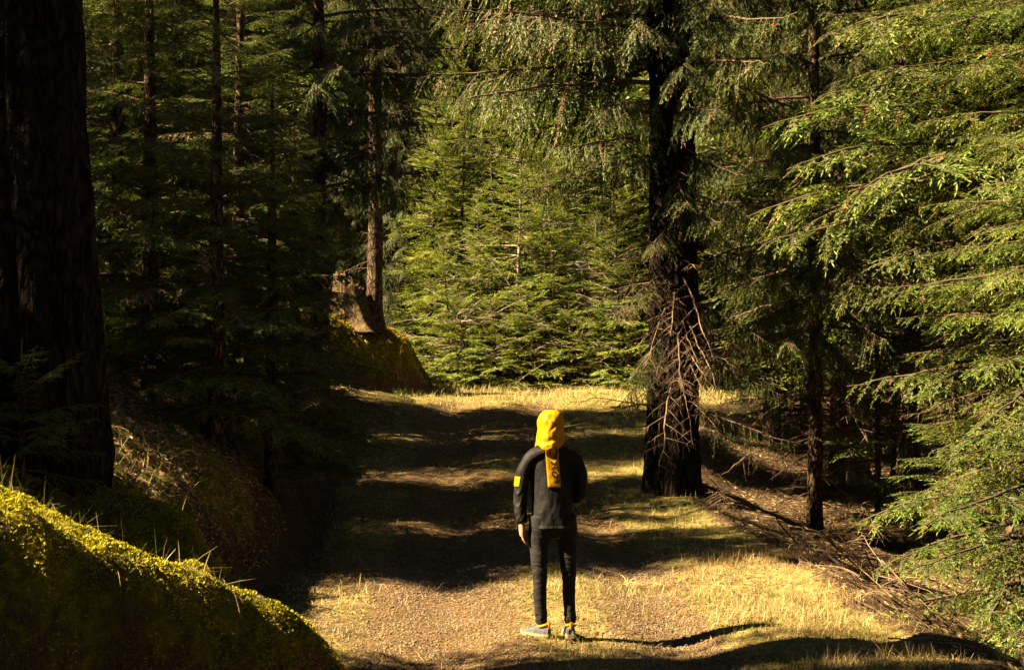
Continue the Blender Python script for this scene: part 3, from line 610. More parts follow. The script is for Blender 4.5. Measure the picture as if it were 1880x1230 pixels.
# ------------------------------------------------------------------ stump on the far bank
def stump():
    sx, sy = X_at(648, 34.0), 34.0
    e = tag(empty('tree_stump', (sx, sy, HZ(sx, sy) - .08)), 'weathered broken stump with mossy spreading roots on the far bank', 'stump')
    sides, k = 56, 16
    th = np.arange(sides) * 2 * PI / sides; t = np.linspace(0, 1, k)
    T, tt = np.meshgrid(th, t)
    hh = .92 + .22 * np.cos(T - PI * .9) + .16 * fbm(np.cos(T) * 2.5 + 3, np.sin(T) * 2.5, 4) + .12 * vnoise(T * 7, T * 0, 8)
    R = .46 * (1 + .75 * np.exp(-tt * 4)) * (1 + .16 * vnoise(T * 5.5, tt * 1.2, 2) + .12 * np.cos(T * 6) * (1 - tt)) * (1 - .25 * tt)
    V = np.stack([R * np.cos(T) - .1 * tt, R * np.sin(T), -.3 + (hh + .3) * tt], -1).reshape(-1, 3)
    V2 = np.stack([R[-1] * .72 * np.cos(th) - .1, R[-1] * .72 * np.sin(th), hh[-1] * .93], -1)
    V3 = np.stack([R[-1] * .45 * np.cos(th) - .1, R[-1] * .45 * np.sin(th), hh[-1] * .55], -1)
    V4 = np.stack([R[-1] * .02 * np.cos(th) - .1, R[-1] * .02 * np.sin(th), hh[-1] * 0 + .4], -1)
    V = np.concatenate([V, V2, V3, V4]); k += 3
    i = np.arange(k - 1)[:, None] * sides; j = np.arange(sides)[None]; j2 = (j + 1) % sides
    F = np.stack([i + j, i + j2, i + sides + j2, i + sides + j], -1).reshape(-1, 4)
    obj('stump_wood', mesh_from('stump_wood', (V, F, None, None), [M['stump']], True), e)
    r = np.random.default_rng(5)
    for a in (-.1, -.4, .3, -2.9, 2.9, 1.2):
        G = Geo(); L = r.uniform(.5, 1.0); p = []
        for q in np.linspace(0, 1, 9):
            x = .32 * math.cos(a) + L * q * math.cos(a + .4 * q); y = .32 * math.sin(a) + L * q * math.sin(a + .4 * q)
            p.append((x, y, HZ(sx + x, sy + y) - HZ(sx, sy) + .06 + .26 * (1 - q) ** 3 + .02 * r.normal() - .07 * q))
        G.tube(p, np.linspace(.10, .02, 9) * r.uniform(.7, 1.1), 8, 0)
        obj('root', mesh_from('root', G.arrays(), [M['stump']], True), e)
stump()

# ------------------------------------------------------------------ scattered ground cover
def field(n, xr, yr, dens, seed):
    r = np.random.default_rng(seed)
    x = r.uniform(*xr, n); y = r.uniform(*yr, n)
    k = r.random(n) < dens(x, y)
    return x[k], y[k], r
def blades(name, label, x, y, r, hgt, wid, lean, mat, age, bundle=1):
    n = len(x); z = H(x, y)
    a = r.uniform(0, 2 * PI, n); ln = np.abs(r.normal(lean, lean * .5, n))
    h = hgt * r.uniform(.45, 1.4, n) if np.isscalar(hgt) else hgt * r.uniform(.5, 1.3, n)
    d = np.stack([np.cos(a) * np.sin(ln), np.sin(a) * np.sin(ln), np.cos(ln)], 1)
    tipd = d + np.array([0, 0, -.45]) * r.uniform(.2, 1.4, (n, 1)); tipd /= np.linalg.norm(tipd, axis=1, keepdims=True)
    P = np.stack([x, y, z - .005], 1); Mi = P + d * h[:, None] * .55; Ti = Mi + tipd * h[:, None] * .5
    zt = H(Ti[:, 0], Ti[:, 1]); Ti[:, 2] = np.maximum(Ti[:, 2], zt + .004)
    zm = H(Mi[:, 0], Mi[:, 1]); Mi[:, 2] = np.maximum(Mi[:, 2], zm + .006)
    b = a + PI / 2 + r.normal(0, .5, n); S = np.stack([np.cos(b), np.sin(b), 0 * b], 1) * (wid * r.uniform(.6, 1.4, n))[:, None] / 2
    V = np.stack([P - S, P + S, Mi + S * .8, Mi - S * .8, Ti + S * .15, Ti - S * .15], 1).reshape(-1, 3)
    o = np.arange(n)[:, None] * 6
    F = np.concatenate([o + np.array([[0, 1, 2, 3]]), o + np.array([[3, 2, 4, 5]])])
    ag = np.repeat(np.clip(r.normal(age, .25, n), 0, 1), 6)
    me = mesh_from(name, (V, F, None, ag), [mat])
    return tag(obj(name, me), label, 'grass', kind='stuff')
def dgrass(x, y): return zones(x, y)[1]
patch = lambda x, y, s, f=.9: np.clip(.5 + 1.6 * fbm(x * f, y * f, s), 0, 1)
x1, y1, r1 = field(70000, (-2.4, 4.3), (9.3, 15.5), lambda x, y: dgrass(x, y) * (.35 + .65 * patch(x, y, 61)), 1)
blades('dry_grass', 'short trampled straw coloured grass on the near track and right verge', x1, y1, r1, .035 + .09 * patch(x1, y1, 66, 1.7) ** 1.5, .0045, 1.05, M['straw'], .55)
x1, y1, r1 = field(36000, (-2.4, 4.3), (9.3, 15.5), lambda x, y: np.clip(dgrass(x, y) * patch(x, y, 71, .7) * 1.1, 0, 1) ** 1.5, 2)
blades('green_grass', 'short green grass growing through the straw near the person', x1, y1, r1, .03 + .06 * patch(x1, y1, 67, 1.9), .0040, .55, M['grass'], .5)
x1, y1, r1 = field(60000, (-6, 5), (15.5, 36.5), lambda x, y: dgrass(x, y) * (.3 + .7 * patch(x, y, 62)) * (.35 + .65 * sstep(29, 33, y)), 3)
blades('dry_grass', 'dry pale grass on the far track and along the sunlit crest', x1, y1, r1, .11 + .10 * sstep(32, 35, y1), .008, .75, M['straw'], .6)
x1, y1, r1 = field(30000, (-6, 5), (15.5, 36.5), lambda x, y: dgrass(x, y) * patch(x, y, 72, .5) ** 1.5, 4)
blades('green_grass', 'thin green grass on the far half of the track', x1, y1, r1, .09, .007, .5, M['grass'], .5)
# litter: needles, leaf scraps and wood chips lying flat
def flakes(name, label, x, y, r, L, W, mat, lift=.006):
    n = len(x); Nn = HN(x, y); a = r.uniform(0, 2 * PI, n)
    D = np.stack([np.cos(a), np.sin(a), r.normal(0, .25, n)], 1); D -= Nn * (D * Nn).sum(1, keepdims=True) * .8
    D /= np.linalg.norm(D, axis=1, keepdims=True)
    P = np.stack([x, y, H(x, y) + lift * r.uniform(.3, 1.6, n)], 1)
    G = Geo(); ag = np.clip(r.beta(1.5, 2.2, n), 0, 1)
    G.shoots(P, D, Nn + r.normal(0, .35, (n, 3)), L * r.uniform(.4, 1.5, n), W * r.uniform(.5, 1.5, n), 0, ag, ag)
    return tag(obj(name, mesh_from(name, G.arrays(), [mat])), label, 'litter', kind='stuff')
x1, y1, r1 = field(75000, (-2.6, 4.5), (9.2, 16), lambda x, y: .25 + .75 * zones(x, y)[0], 5)
flakes('needle_litter', 'brown needle and chip litter on the near track', x1, y1, r1, .028, .011, M['litter'])
x1, y1, r1 = field(65000, (-6.5, 6), (16, 36), lambda x, y: .3 + .7 * zones(x, y)[0], 6)
flakes('needle_litter', 'brown needle litter on the far track and under the trees', x1, y1, r1, .05, .02, M['litter'])
x1, y1, r1 = field(30000, (2.2, 9), (10, 28), lambda x, y: sstep(-.2, .5, x - lip(y)), 8)
flakes('leaf_litter', 'pale twig and leaf litter in the ditch on the right', x1, y1, r1, .09, .018, M['litter'], .02)
x1, y1, r1 = field(26000, (-5, -.6), (4.5, 10), lambda x, y: sstep(0, .2, toe(y) - x) * .8, 9)
flakes('bank_litter', 'brown needle litter on the near mossy bank', x1, y1, r1, .03, .008, M['litter'], .008)
def gravel(name, label, x, y, r, size):
    n = len(x); z = H(x, y); sz = size * r.uniform(.4, 1.0, n) ** 2 + .003
    O = np.array([[1, 0, 0], [0, 1, 0], [-1, 0, 0], [0, -1, 0], [0, 0, .8], [0, 0, -.6]], float)
    V = np.stack([x, y, z + .002], 1)[:, None] + O[None] * sz[:, None, None] * r.uniform(.55, 1.3, (n, 6, 1))
    a = r.uniform(0, 6.28, n)
    Fi = np.array([[0, 1, 4], [1, 2, 4], [2, 3, 4], [3, 0, 4], [1, 0, 5], [2, 1, 5], [3, 2, 5], [0, 3, 5]])
    F = (np.arange(n)[:, None, None] * 6 + Fi[None]).reshape(-1, 3)
    return tag(obj(name, mesh_from(name, (V.reshape(-1, 3), F, None, None), [M['stone']])), label, 'gravel', kind='stuff')
x1, y1, r1 = field(26000, (-2.3, 2.6), (9.3, 15), lambda x, y: zones(x, y)[0] * .8, 15)
gravel('gravel', 'small pale gravel in the ruts around the person', x1, y1, r1, .014)
x1, y1, r1 = field(9000, (-2.3, 3.2), (9.3, 15.5), lambda x, y: np.clip(.2 + 1.5 * fbm(x * 1.3, y * 1.3, 95), 0, 1), 25)
flakes('bark_chips', 'dark bark chips and cone scales drifted on the near track', x1, y1, r1, .05, .016, M['twig'], .012)
x1, y1, r1 = field(26000, (-5.2, -1.7), (9.2, 15.5), lambda x, y: sstep(0, .2, toe(y) - x), 18)
flakes('bank_litter', 'brown litter on the shaded bank behind the moss', x1, y1, r1, .06, .016, M['litter'], .02)
x1, y1, r1 = field(9000, (-5.0, -.6), (5.6, 15), lambda x, y: sstep(0.02, .2, toe(y) - x) * patch(x, y, 91, 1.6) ** 2, 19)
blades('bank_grass', 'thin wispy grass hanging on the near bank', x1, y1, r1, .16, .004, 1.0, M['grass'], .3)
x1, y1, r1 = field(9000, (-5.0, -.6), (5.6, 15), lambda x, y: sstep(0.02, .2, toe(y) - x) * patch(x, y, 92, 1.9) ** 2, 20)
blades('bank_straw', 'dead straws hanging on the near bank face', x1, y1, r1, .18, .004, 1.2, M['straw'], .2)
x1, y1, r1 = field(3500, (-6.5, -1.7), (29.5, 35.5), lambda x, y: sstep(0.0, .1, toe(y) - x) * (1 - sstep(.5, .9, toe(y) - x)), 23)
blades('bank_straw', 'dead grass hanging over the edge of the far bank', x1, y1, r1, .34, .010, 1.3, M['straw'], .2)
# moss cushions on the near bank
def moss(name, label, x, y, r, size):
    n = len(x); Nn = HN(x, y, .03); z = H(x, y); G = Geo()
    big = .5 + 1.2 * np.clip(.5 + fbm(x * 9, y * 9, 77, 2), 0, 1)
    lift = .045 * np.clip(.4 + 1.2 * fbm(x * 7, y * 7, 78, 3), 0, 1)
    P = np.stack([x, y, z], 1) + Nn * lift[:, None] - Nn * .004
    for k in range(3):
        D = Nn * .75 + r.normal(0, .65, (n, 3)); D /= np.linalg.norm(D, axis=1, keepdims=True)
        ag = np.clip(.2 + lift / .045 * .55 + r.normal(0, .2, n), 0, 1)
        G.shoots(P, D, r.normal(0, 1, (n, 3)), size * big * r.uniform(.6, 1.3, n), size * .55 * big, 0, ag * .6, ag)
    return tag(obj(name, mesh_from(name, G.arrays(), [M['moss']])), label, 'moss', kind='stuff')
x1, y1, r1 = field(120000, (-3.6, -.7), (5.6, 9.6), lambda x, y: np.clip(zones(x, y)[2] * 1.3, 0, 1) * (.5 + .5 * patch(x, y, 81, 2)), 10)
moss('moss', 'bright yellow green moss covering the near bank', x1, y1, r1, .0145)
x1, y1, r1 = field(9000, (-5.2, -1.8), (31.8, 35.5), lambda x, y: np.clip(zones(x, y)[2] * 1.2, 0, 1), 11)
moss('moss', 'golden moss on top of the far bank around the stump', x1, y1, r1, .035)

# ------------------------------------------------------------------ the person
def cloth(name, stops, scale, rough=.85, bump=.25, bscale=None, stretch=None, sheen=.0, dist=.01):
    m = noise_col_mat(name, stops, scale, rough, bump, bscale, stretch, dist=dist, spec=.2)
    if sheen: m.node_tree.nodes['Principled BSDF'].inputs['Sheen Weight'].default_value = sheen
    return m
M['jacket'] = cloth('jacket_cloth', [(.3, (.006, .005, .004)), (.7, (.011, .009, .0075))], 9, .65, .7, 9, (1.3, 1.3, .7), 0, .03)
M['hood'] = cloth('hood_cloth', [(.3, (.40, .165, .003)), (.7, (.52, .235, .005))], 5, .6, .45, 13, (1, 1, .6), 0, .02)
M['jeans'] = cloth('jeans', [(.3, (.011, .010, .0095)), (.6, (.022, .020, .019)), (.8, (.05, .046, .043))], 13, .9, .5, 22, (.6, .6, 2.2), 0, .012)
M['skin'] = cloth('skin', [(.3, (.36, .18, .12)), (.7, (.45, .24, .16))], 8, .55, .05)
M['print'] = cloth('black_print', [(.3, (.012, .010, .008)), (.7, (.02, .018, .015))], 5, .6, 0)
M['shoe'] = cloth('shoe_knit', [(.3, (.045, .055, .07)), (.7, (.10, .115, .14))], 60, .8, .3, 120)
M['shoe_dark'] = cloth('shoe_overlay', [(.3, (.06, .045, .04)), (.7, (.11, .085, .075))], 40, .7, .2)
M['sole'] = cloth('shoe_sole', [(.3, (.22, .16, .06)), (.7, (.32, .26, .15))], 14, .6, .1)
M['hairdark'] = cloth('hair', [(.3, (.02, .013, .008)), (.7, (.06, .04, .025))], 40, .6, .2)

def loft(centres, rx, ry, sides=20, ax=None, caps=True, sq=2.0):
    """closed loft: rings about a polyline; rings lie across the local direction"""
    C = np.asarray(centres, float); k = len(C); rx = np.broadcast_to(rx, (k,)); ry = np.broadcast_to(ry, (k,))
    T = np.gradient(C, axis=0); T /= np.linalg.norm(T, axis=1, keepdims=True)
    ref = np.array(ax if ax is not None else (1., 0, 0))
    A = ref[None] - T * (T @ ref)[:, None]; A /= np.linalg.norm(A, axis=1, keepdims=True); B = np.cross(T, A)
    an = np.arange(sides) * 2 * PI / sides
    cs = np.sign(np.cos(an)) * np.abs(np.cos(an)) ** (2 / sq); sn = np.sign(np.sin(an)) * np.abs(np.sin(an)) ** (2 / sq)
    V = (C[:, None] + rx[:, None, None] * A[:, None] * cs[None, :, None] + ry[:, None, None] * B[:, None] * sn[None, :, None]).reshape(-1, 3)
    F = [(i * sides + j, i * sides + (j + 1) % sides, (i + 1) * sides + (j + 1) % sides, (i + 1) * sides + j) for i in range(k - 1) for j in range(sides)]
    if caps:
        F.append(tuple(range(sides))[::-1]); F.append(tuple((k - 1) * sides + j for j in range(sides)))
    return V, F
def ball(c, r, n=12):
    z = np.cos(np.linspace(0.15, PI - .15, n)); q = np.sin(np.linspace(0.15, PI - .15, n))
    c = np.array(c, float); r = np.array(r, float) * np.ones(3)
    return loft(np.stack([0 * z + c[0], 0 * z + c[1], c[2] + z[::-1] * r[2]], 1), q * r[0], q * r[1], 16)
def interp_path(pts, n):
    pts = np.asarray(pts, float); t = np.linspace(0, 1, len(pts)); u = np.linspace(0, 1, n)
    return np.stack([np.interp(u, t, pts[:, k]) for k in range(pts.shape[1])], 1)
def union_mesh(name, parts, voxel, smooth_it, mat, smooth=.5):
    me = bpy.data.meshes.new(name + '_raw'); V = []; F = []; n = 0
    for v, f in parts:
        V += [tuple(p) for p in v]; F += [tuple(i + n for i in q) for q in f]; n += len(v)
    me.from_pydata(V, [], F); me.update()
    bm = bmesh.new(); bm.from_mesh(me); bmesh.ops.recalc_face_normals(bm, faces=bm.faces); bm.to_mesh(me); bm.free()
    o = bpy.data.objects.new('raw', me); COL.objects.link(o)
    md = o.modifiers.new('r', 'REMESH'); md.mode = 'VOXEL'; md.voxel_size = voxel
    ms = o.modifiers.new('s', 'SMOOTH'); ms.iterations = smooth_it; ms.factor = smooth
    dg = bpy.context.evaluated_depsgraph_get(); dg.update()
    out = bpy.data.meshes.new_from_object(o.evaluated_get(dg)); out.name = name
    bpy.data.objects.remove(o); bpy.data.meshes.remove(me)
    out.materials.clear(); out.materials.append(mat)
    out.polygons.foreach_set('use_smooth', np.ones(len(out.polygons), bool))
    return out
def displace(me, fn):
    n = len(me.vertices); co = np.empty(n * 3, np.float32); no = np.empty(n * 3, np.float32)
    me.vertices.foreach_get('co', co); me.vertex_normals.foreach_get('vector', no)
    co = co.reshape(-1, 3); no = no.reshape(-1, 3)
    co = co + no * fn(co, no)[:, None]
    me.vertices.foreach_set('co', co.astype(np.float32).ravel()); me.update()

def person():
    k = 11.1 / FPX
    px, py = X_at(1015, 11.1), 11.1
    e = tag(empty('person', (px, py, HZ(px, py) + .004), math.radians(7)), 'person in black jacket with yellow hood up, seen from behind on the track', 'person')
    LA = interp_path([(-.120, .0, 1.430), (-.178, .0, 1.400), (-.236, .01, 1.285), (-.256, .02, 1.12), (-.258, .005, 1.0), (-.248, -.02, .90)], 14)
    RA = interp_path([(.120, .0, 1.420), (.172, .0, 1.390), (.214, -.01, 1.275), (.220, .0, 1.12), (.190, .09, 1.05), (.12, .16, 1.0)], 14)
    LL = interp_path([(-.095, .0, .95), (-.108, .0, .80), (-.108, -.005, .62), (-.102, .005, .47), (-.100, .02, .33), (-.088, .03, .14), (-.085, .03, .07)], 24)
    RL = interp_path([(.095, .0, .95), (.112, .0, .80), (.122, -.005, .62), (.128, .005, .47), (.130, .02, .33), (.139, .02, .14), (.140, .02, .07)], 24)
    # body: one skin surface from head to feet, left hand hanging open, right hand in the pocket
    P = []
    P.append(loft([(0, .0, .86), (0, 0, .95), (0, .0, 1.08), (0, .0, 1.25), (0, .0, 1.38), (-.01, .0, 1.44)], [.10, .11, .11, .12, .12, .06], [.06, .06, .06, .06, .06, .05]))
    P.append(loft([(-.012, .01, 1.38), (-.018, .02, 1.54)], .055, .055))
    P.append(ball((-.022, .03, 1.635), (.074, .095, .115)))
    P.append(loft([(-.022, .085, 1.60), (-.022, .145, 1.605), (-.022, .15, 1.615)], [.022, .014, .008], [.03, .016, .008], 10))      # nose
    P.append(ball((-.022, .085, 1.555), (.045, .04, .035)))                                                                       # chin
    for sx in (-1, 1):
        P.append(ball((-.022 + sx * .075, .03, 1.63), (.012, .025, .034), 8))
    tl = np.linspace(.045, .026, 14)
    P.append(loft(LA, tl, tl, 14)); P.append(loft(RA, tl, tl, 14))
    lr = np.interp(np.linspace(0, 1, 24), [0, .2, .5, .65, .75, 1], [.070, .060, .038, .038, .036, .028])
    P.append(loft(LL, lr, lr, 14)); P.append(loft(RL, lr, lr, 14))
    w = np.array([-.248, -.02, .90])
    P.append(loft([w + (0, 0, .02), w + (0, 0, -.02), w + (.004, .004, -.06), w + (.008, .008, -.105)], [.022, .024, .026, .022], [.028, .034, .042, .040], 14))
    for i, (dy, L, r) in enumerate([(-.031, .070, .0095), (-.010, .082, .010), (.012, .078, .010), (.032, .060, .009)]):
        b = w + np.array([.006, dy + .008, -.095])
        P.append(loft([b, b + (.006, .002, -L * .42), b + (.022, .004, -L * .75), b + (.044, .004, -L * .96)], [r, r * .98, r * .9, r * .75], [r, r * .98, r * .9, r * .75], 10))
    b = w + np.array([.010, .030, -.03])
    P.append(loft([b, b + (.012, .022, -.03), b + (.02, .03, -.062), b + (.024, .028, -.082)], [.013, .012, .011, .009], [.013, .012, .011, .009], 10))
    obj('body', union_mesh('body', P, .006, 3, M['skin']), e)
    # jacket: torso and sleeves
    t = np.linspace(0, 1, 22)
    zz = .845 + t * (1.515 - .845)
    rx = np.interp(zz, [.845, .87, .95, 1.05, 1.2, 1.34, 1.42, 1.46, 1.515], [.162, .168, .165, .158, .167, .174, .158, .112, .092])
    ry = np.interp(zz, [.845, .87, .95, 1.05, 1.2, 1.34, 1.42, 1.46, 1.515], [.118, .124, .126, .120, .126, .126, .116, .10, .092])
    J = [loft(np.stack([-.004 + 0 * zz, .004 + .03 * np.sin((zz - .85) * 2), zz], 1), rx, ry, 32, sq=2.3)]
    ra = np.interp(np.linspace(0, 1, 14), [0, .2, .5, .75, .93, 1], [.056, .059, .055, .049, .043, .041])
    J.append(loft(LA, ra, ra * 1.08, 18)); J.append(loft(RA, ra, ra * 1.08, 18))
    J.append(loft([(-.20, .0, 1.385), (-.16, 0, 1.415), (-.07, .0, 1.45), (-.01, 0, 1.465), (.06, 0, 1.447), (.15, 0, 1.407), (.19, .0, 1.378)], [.04, .058, .06, .06, .06, .058, .04], [.05, .075, .09, .09, .09, .075, .05], 16, ax=(0, 0, 1)))
    jm = union_mesh('jacket', J, .0085, 9, M['jacket'])
    def folds(co, no):
        x, y, z = co[:, 0], co[:, 1], co[:, 2]
        arm = np.abs(x) > .19
        th = np.arctan2(y, x - np.where(x < 0, -.25, .235)); rid = lambda a_, b_, sd: 1 - 2.6 * np.abs(vnoise(a_, b_, sd))
        f = .010 * fbm(x * 8, z * 4.5 + y * 5, 3, 3)
        f += np.where(arm, .008 * rid(th * .9, z * 20 + np.sin(th * 2), 14) * np.clip(1.3 - z, 0, .2) * 5, .009 * rid(x * 5 + 3, z * 11 + x * 9, 15) * np.clip(1.28 - z, 0, .3) * 3) - .003
        f += .25 * np.where(arm, .007 * np.sin(z * 62 + 5 * np.sin(x * 30) + 9 * y) * np.clip(1.25 - z, 0, .25) * 4, .005 * np.sin((z + .6 * np.abs(x)) * 36 + 3 * vnoise(x * 8, z * 5, 7)) * np.clip(1.2 - z, 0, .3) * 2.5)
        f += .012 * np.exp(-((z - .862) / .012) ** 2) * (~arm)
        return f
    displace(jm, folds)
    jo = obj('jacket', jm, e)
    dg = bpy.context.evaluated_depsgraph_get()
    bv = BVHTree.FromPolygons([v.co[:] for v in jm.vertices], [p.vertices[:] for p in jm.polygons])
    # hood
    nu, nv = 49, 30
    V = []; cx, cyy = -.022, .025
    for j in range(nv):
        v = j / (nv - 1)
        z = 1.488 + .287 * (1 - (1 - v) ** 1.35)
        prof = np.interp(v, [0, .15, .35, .6, .8, .92, 1], [.112, .106, .109, .103, .081, .052, .004])
        dep = np.interp(v, [0, .15, .35, .6, .8, .92, 1], [.125, .118, .130, .128, .104, .070, .004])
        for i in range(nu):
            a = -PI / 2 + math.radians(-128 + 256 * i / (nu - 1))
            x = prof * math.cos(a); y = dep * math.sin(a)
            aa = a + PI / 2
            rid = lambda v0, k_, w_: math.exp(-((v - v0 - k_ * aa) / w_) ** 2)
            fold = .020 * float(fbm(aa * 1.5 + 4, v * 2.6, 12, 3)) - .007 * rid(.42, .30, .05) * (aa > -.2) - .006 * rid(.16, .05, .04) * (abs(aa - .2) < .9) + .006 * rid(.10, .05, .04) - .004 * math.exp(-((aa - .05) / .05) ** 2) * (v > .3)
            V.append((cx + x * (1 + fold / .1) + .012 * v, cyy + y * (1 + fold / .12) - .01 * (1 - v) , z + .012 * math.cos(a) * (1 - v) - .016 * (1 - v) ** 3 * math.cos(2 * aa) + .010 * (1 - v) ** 4 * math.sin(5 * aa + 1)))
    F = [(j * nu + i, j * nu + i + 1, (j + 1) * nu + i + 1, (j + 1) * nu + i) for j in range(nv - 1) for i in range(nu - 1)]
    hm = bpy.data.meshes.new('hood'); hm.from_pydata(V, [], F); hm.update(); hm.materials.append(M['hood'])
    hm.polygons.foreach_set('use_smooth', np.ones(len(hm.polygons), bool))
    ho = obj('hood', hm, jo)
    so = ho.modifiers.new('thick', 'SOLIDIFY'); so.thickness = .006; so.offset = -1
    ss = ho.modifiers.new('sub', 'SUBSURF'); ss.levels = 1; ss.render_levels = 1
    hv = BVHTree.FromPolygons(V, F)
    # tiny printed marks running down the hood
    def on_back(bvh, x, z, off):
        hit = bvh.ray_cast(Vector((x, -1, z)), Vector((0, 1, 0)))
        return (x, (hit[0].y if hit[0] else -.13) - off, z)
    def strip(bvh, pts, wdt, off, G):
        """a flat printed stroke through (x, z) points"""
        pts = interp_path(pts, max(3, 4 * len(pts))); P2 = np.array(pts)
        T = np.gradient(P2, axis=0); T /= np.linalg.norm(T, axis=1, keepdims=True) + 1e-9; S = np.stack([-T[:, 1], T[:, 0]], 1) * wdt / 2
        v = [on_back(bvh, *(p + sgn * q), off) for p, q in zip(P2, S) for sgn in (-1, 1)]
        f = [(2 * i, 2 * i + 1, 2 * i + 3, 2 * i + 2) for i in range(len(P2) - 1)]
        G[1].extend(tuple(i + len(G[0]) for i in q) for q in f); G[0].extend(v)
    Gp = ([], [])
    for q in range(6):
        z0 = 1.735 - q * .018; x0 = -.040 + .002 * q
        strip(hv, [(x0 - .004, z0), (x0 + .005, z0 - .006)], .004, .007, Gp)
        strip(hv, [(x0 + .004, z0 - .002), (x0 + .006, z0 - .010)], .003, .007, Gp)
    m = bpy.data.meshes.new('hood_print'); m.from_pydata(*[Gp[0], [], Gp[1]]); m.materials.append(M['print'])
    obj('hood_print', m, jo)
    # yellow back panel with its black lettering
    nx_, nz_ = 9, 26; V = []
    for j in range(nz_):
        for i in range(nx_):
            u, v = i / (nx_ - 1), j / (nz_ - 1)
            x = (-.071 + .021 * (1 - v)) + u * .102 - .004 + (.0 if v > .02 else 0); z = 1.178 + v * .330
            p = on_back(bv, x, min(z, 1.47), .008 + .016 * max(0, float(fbm(u * 2.5, v * 7, 5))) + .02 * max(0, (z - 1.46) / .05))
            V.append((x, p[1], z))
    F = [(j * nx_ + i, j * nx_ + i + 1, (j + 1) * nx_ + i + 1, (j + 1) * nx_ + i) for j in range(nz_ - 1) for i in range(nx_ - 1)]
    pm = bpy.data.meshes.new('back_panel'); pm.from_pydata(V, [], F); pm.update(); pm.materials.append(M['hood']); pm.polygons.foreach_set('use_smooth', np.ones(len(F), bool))
    po = obj('back_panel', pm, jo)
    so = po.modifiers.new('thick', 'SOLIDIFY'); so.thickness = .004; so.offset = -1
    pv = BVHTree.FromPolygons(V, F)
    def gx_(u, v): return ((-.075 + .021 * (1 - v)) + u * .102, 1.178 + v * .330)
    Gp = ([], [])
    for stroke in [[(.50, .115), (.80, .115), (.72, .185), (.50, .115)], [(.80, .115), (.80, .16)],
                   [(.42, .27), (.42, .36), (.62, .37), (.76, .30), (.76, .25), (.42, .27)], [(.76, .25), (.80, .33)],
                   [(.36, .425), (.66, .50)], [(.66, .50), (.70, .44)],
                   [(.40, .555), (.40, .60), (.60, .545), (.80, .63), (.80, .675)],
                   [(.56, .685), (.80, .74), (.80, .70)], [(.62, .745), (.84, .79), (.86, .86), (.80, .91)], [(.84, .80), (.94, .84)],
                   [(.30, .78), (.42, .81)], [(.12, .64), (.2, .66)], [(.1, .45), (.18, .46)], [(.12, .58), (.22, .585)]]:
        strip(pv, [gx_(*q) for q in stroke], .011 if stroke[0][0] > .25 else .005, .0035, Gp)
    m = bpy.data.meshes.new('panel_lettering'); m.from_pydata(Gp[0], [], Gp[1]); m.materials.append(M['print'])
    obj('panel_lettering', m, jo)
    # yellow sleeve patch, bent round the outside of the left sleeve
    V = []; dv = Vector((.62, .78, 0)).normalized(); sd = Vector((.78, -.62, 0))
    for j in range(7):
        for i in range(7):
            c = Vector((-.268, .0, 1.222)) + sd * ((i / 6 - .5) * .072) + Vector((0, 0, (j / 6 - .5) * .076)) + Vector((-.018, 0, 0)) * (1 - j / 6)
            hit = bv.ray_cast(c - dv * .5, dv)
            V.append((hit[0] if hit[0] else c) - dv * .005)
    F = [(j * 7 + i, j * 7 + i + 1, (j + 1) * 7 + i + 1, (j + 1) * 7 + i) for j in range(6) for i in range(6)]
    m = bpy.data.meshes.new('sleeve_patch'); m.from_pydata([tuple(v) for v in V], [], F); m.materials.append(M['hood']); m.polygons.foreach_set('use_smooth', np.ones(len(F), bool))
    obj('sleeve_patch', m, jo)
    # trousers
    lt = np.interp(np.linspace(0, 1, 24), [0, .17, .4, .54, .66, .8, .95, 1], [.096, .086, .064, .054, .056, .048, .044, .043])
    TR = [loft([(0, .0, .78), (0, .0, .86), (0, .0, .95), (0, 0, 1.0)], [.10, .165, .165, .155], [.07, .115, .112, .10], 24, sq=2.4), loft(LL[:-2], lt[:-2], lt[:-2] * 1.06, 20), loft(RL[:-2], lt[:-2], lt[:-2] * 1.06, 20)]
    tm = union_mesh('trousers', TR, .007, 3, M['jeans'])
    def crease(co, no):
        x, y, z = co[:, 0], co[:, 1], co[:, 2]; side = np.where(x < .015, 3.0, 9.0)
        kn = np.exp(-((z - .52 - .03 * np.sign(x)) / .11) ** 2); an = np.exp(-((z - .16) / .07) ** 2); hp = np.exp(-((z - .79) / .07) ** 2)
        th = np.arctan2(y, x - np.where(x < .015, -.1, .13))
        rg_ = lambda f, sd: 1 - 2.6 * np.abs(vnoise(th * 1.1 + side, z * f + .5 * np.sin(th * 2 + side), sd))
        return .0075 * rg_(38, 4) * kn + .008 * rg_(42, 5) * an + .006 * rg_(24, 6) * hp + .005 * fbm(x * 12, z * 7 + y * 8, 6, 3) - .004
    def crease_old(co, no):
        x, y, z = co[:, 0], co[:, 1], co[:, 2]
        kn = np.exp(-((z - .50) / .10) ** 2); an = np.exp(-((z - .15) / .06) ** 2); hp = np.exp(-((z - .80) / .06) ** 2)
        w1 = np.sin(z * 150 + 6 * x / .1 + 4 * vnoise(x * 25, z * 12, 4))
        return .0042 * w1 * kn + .0055 * np.sin(z * 125 + 40 * x) * an + .004 * np.sin((z + .8 * np.abs(x)) * 70) * hp + .004 * fbm(x * 14, z * 9 + y * 8, 6, 3)
    displace(tm, crease)
    obj('trousers', tm, e)
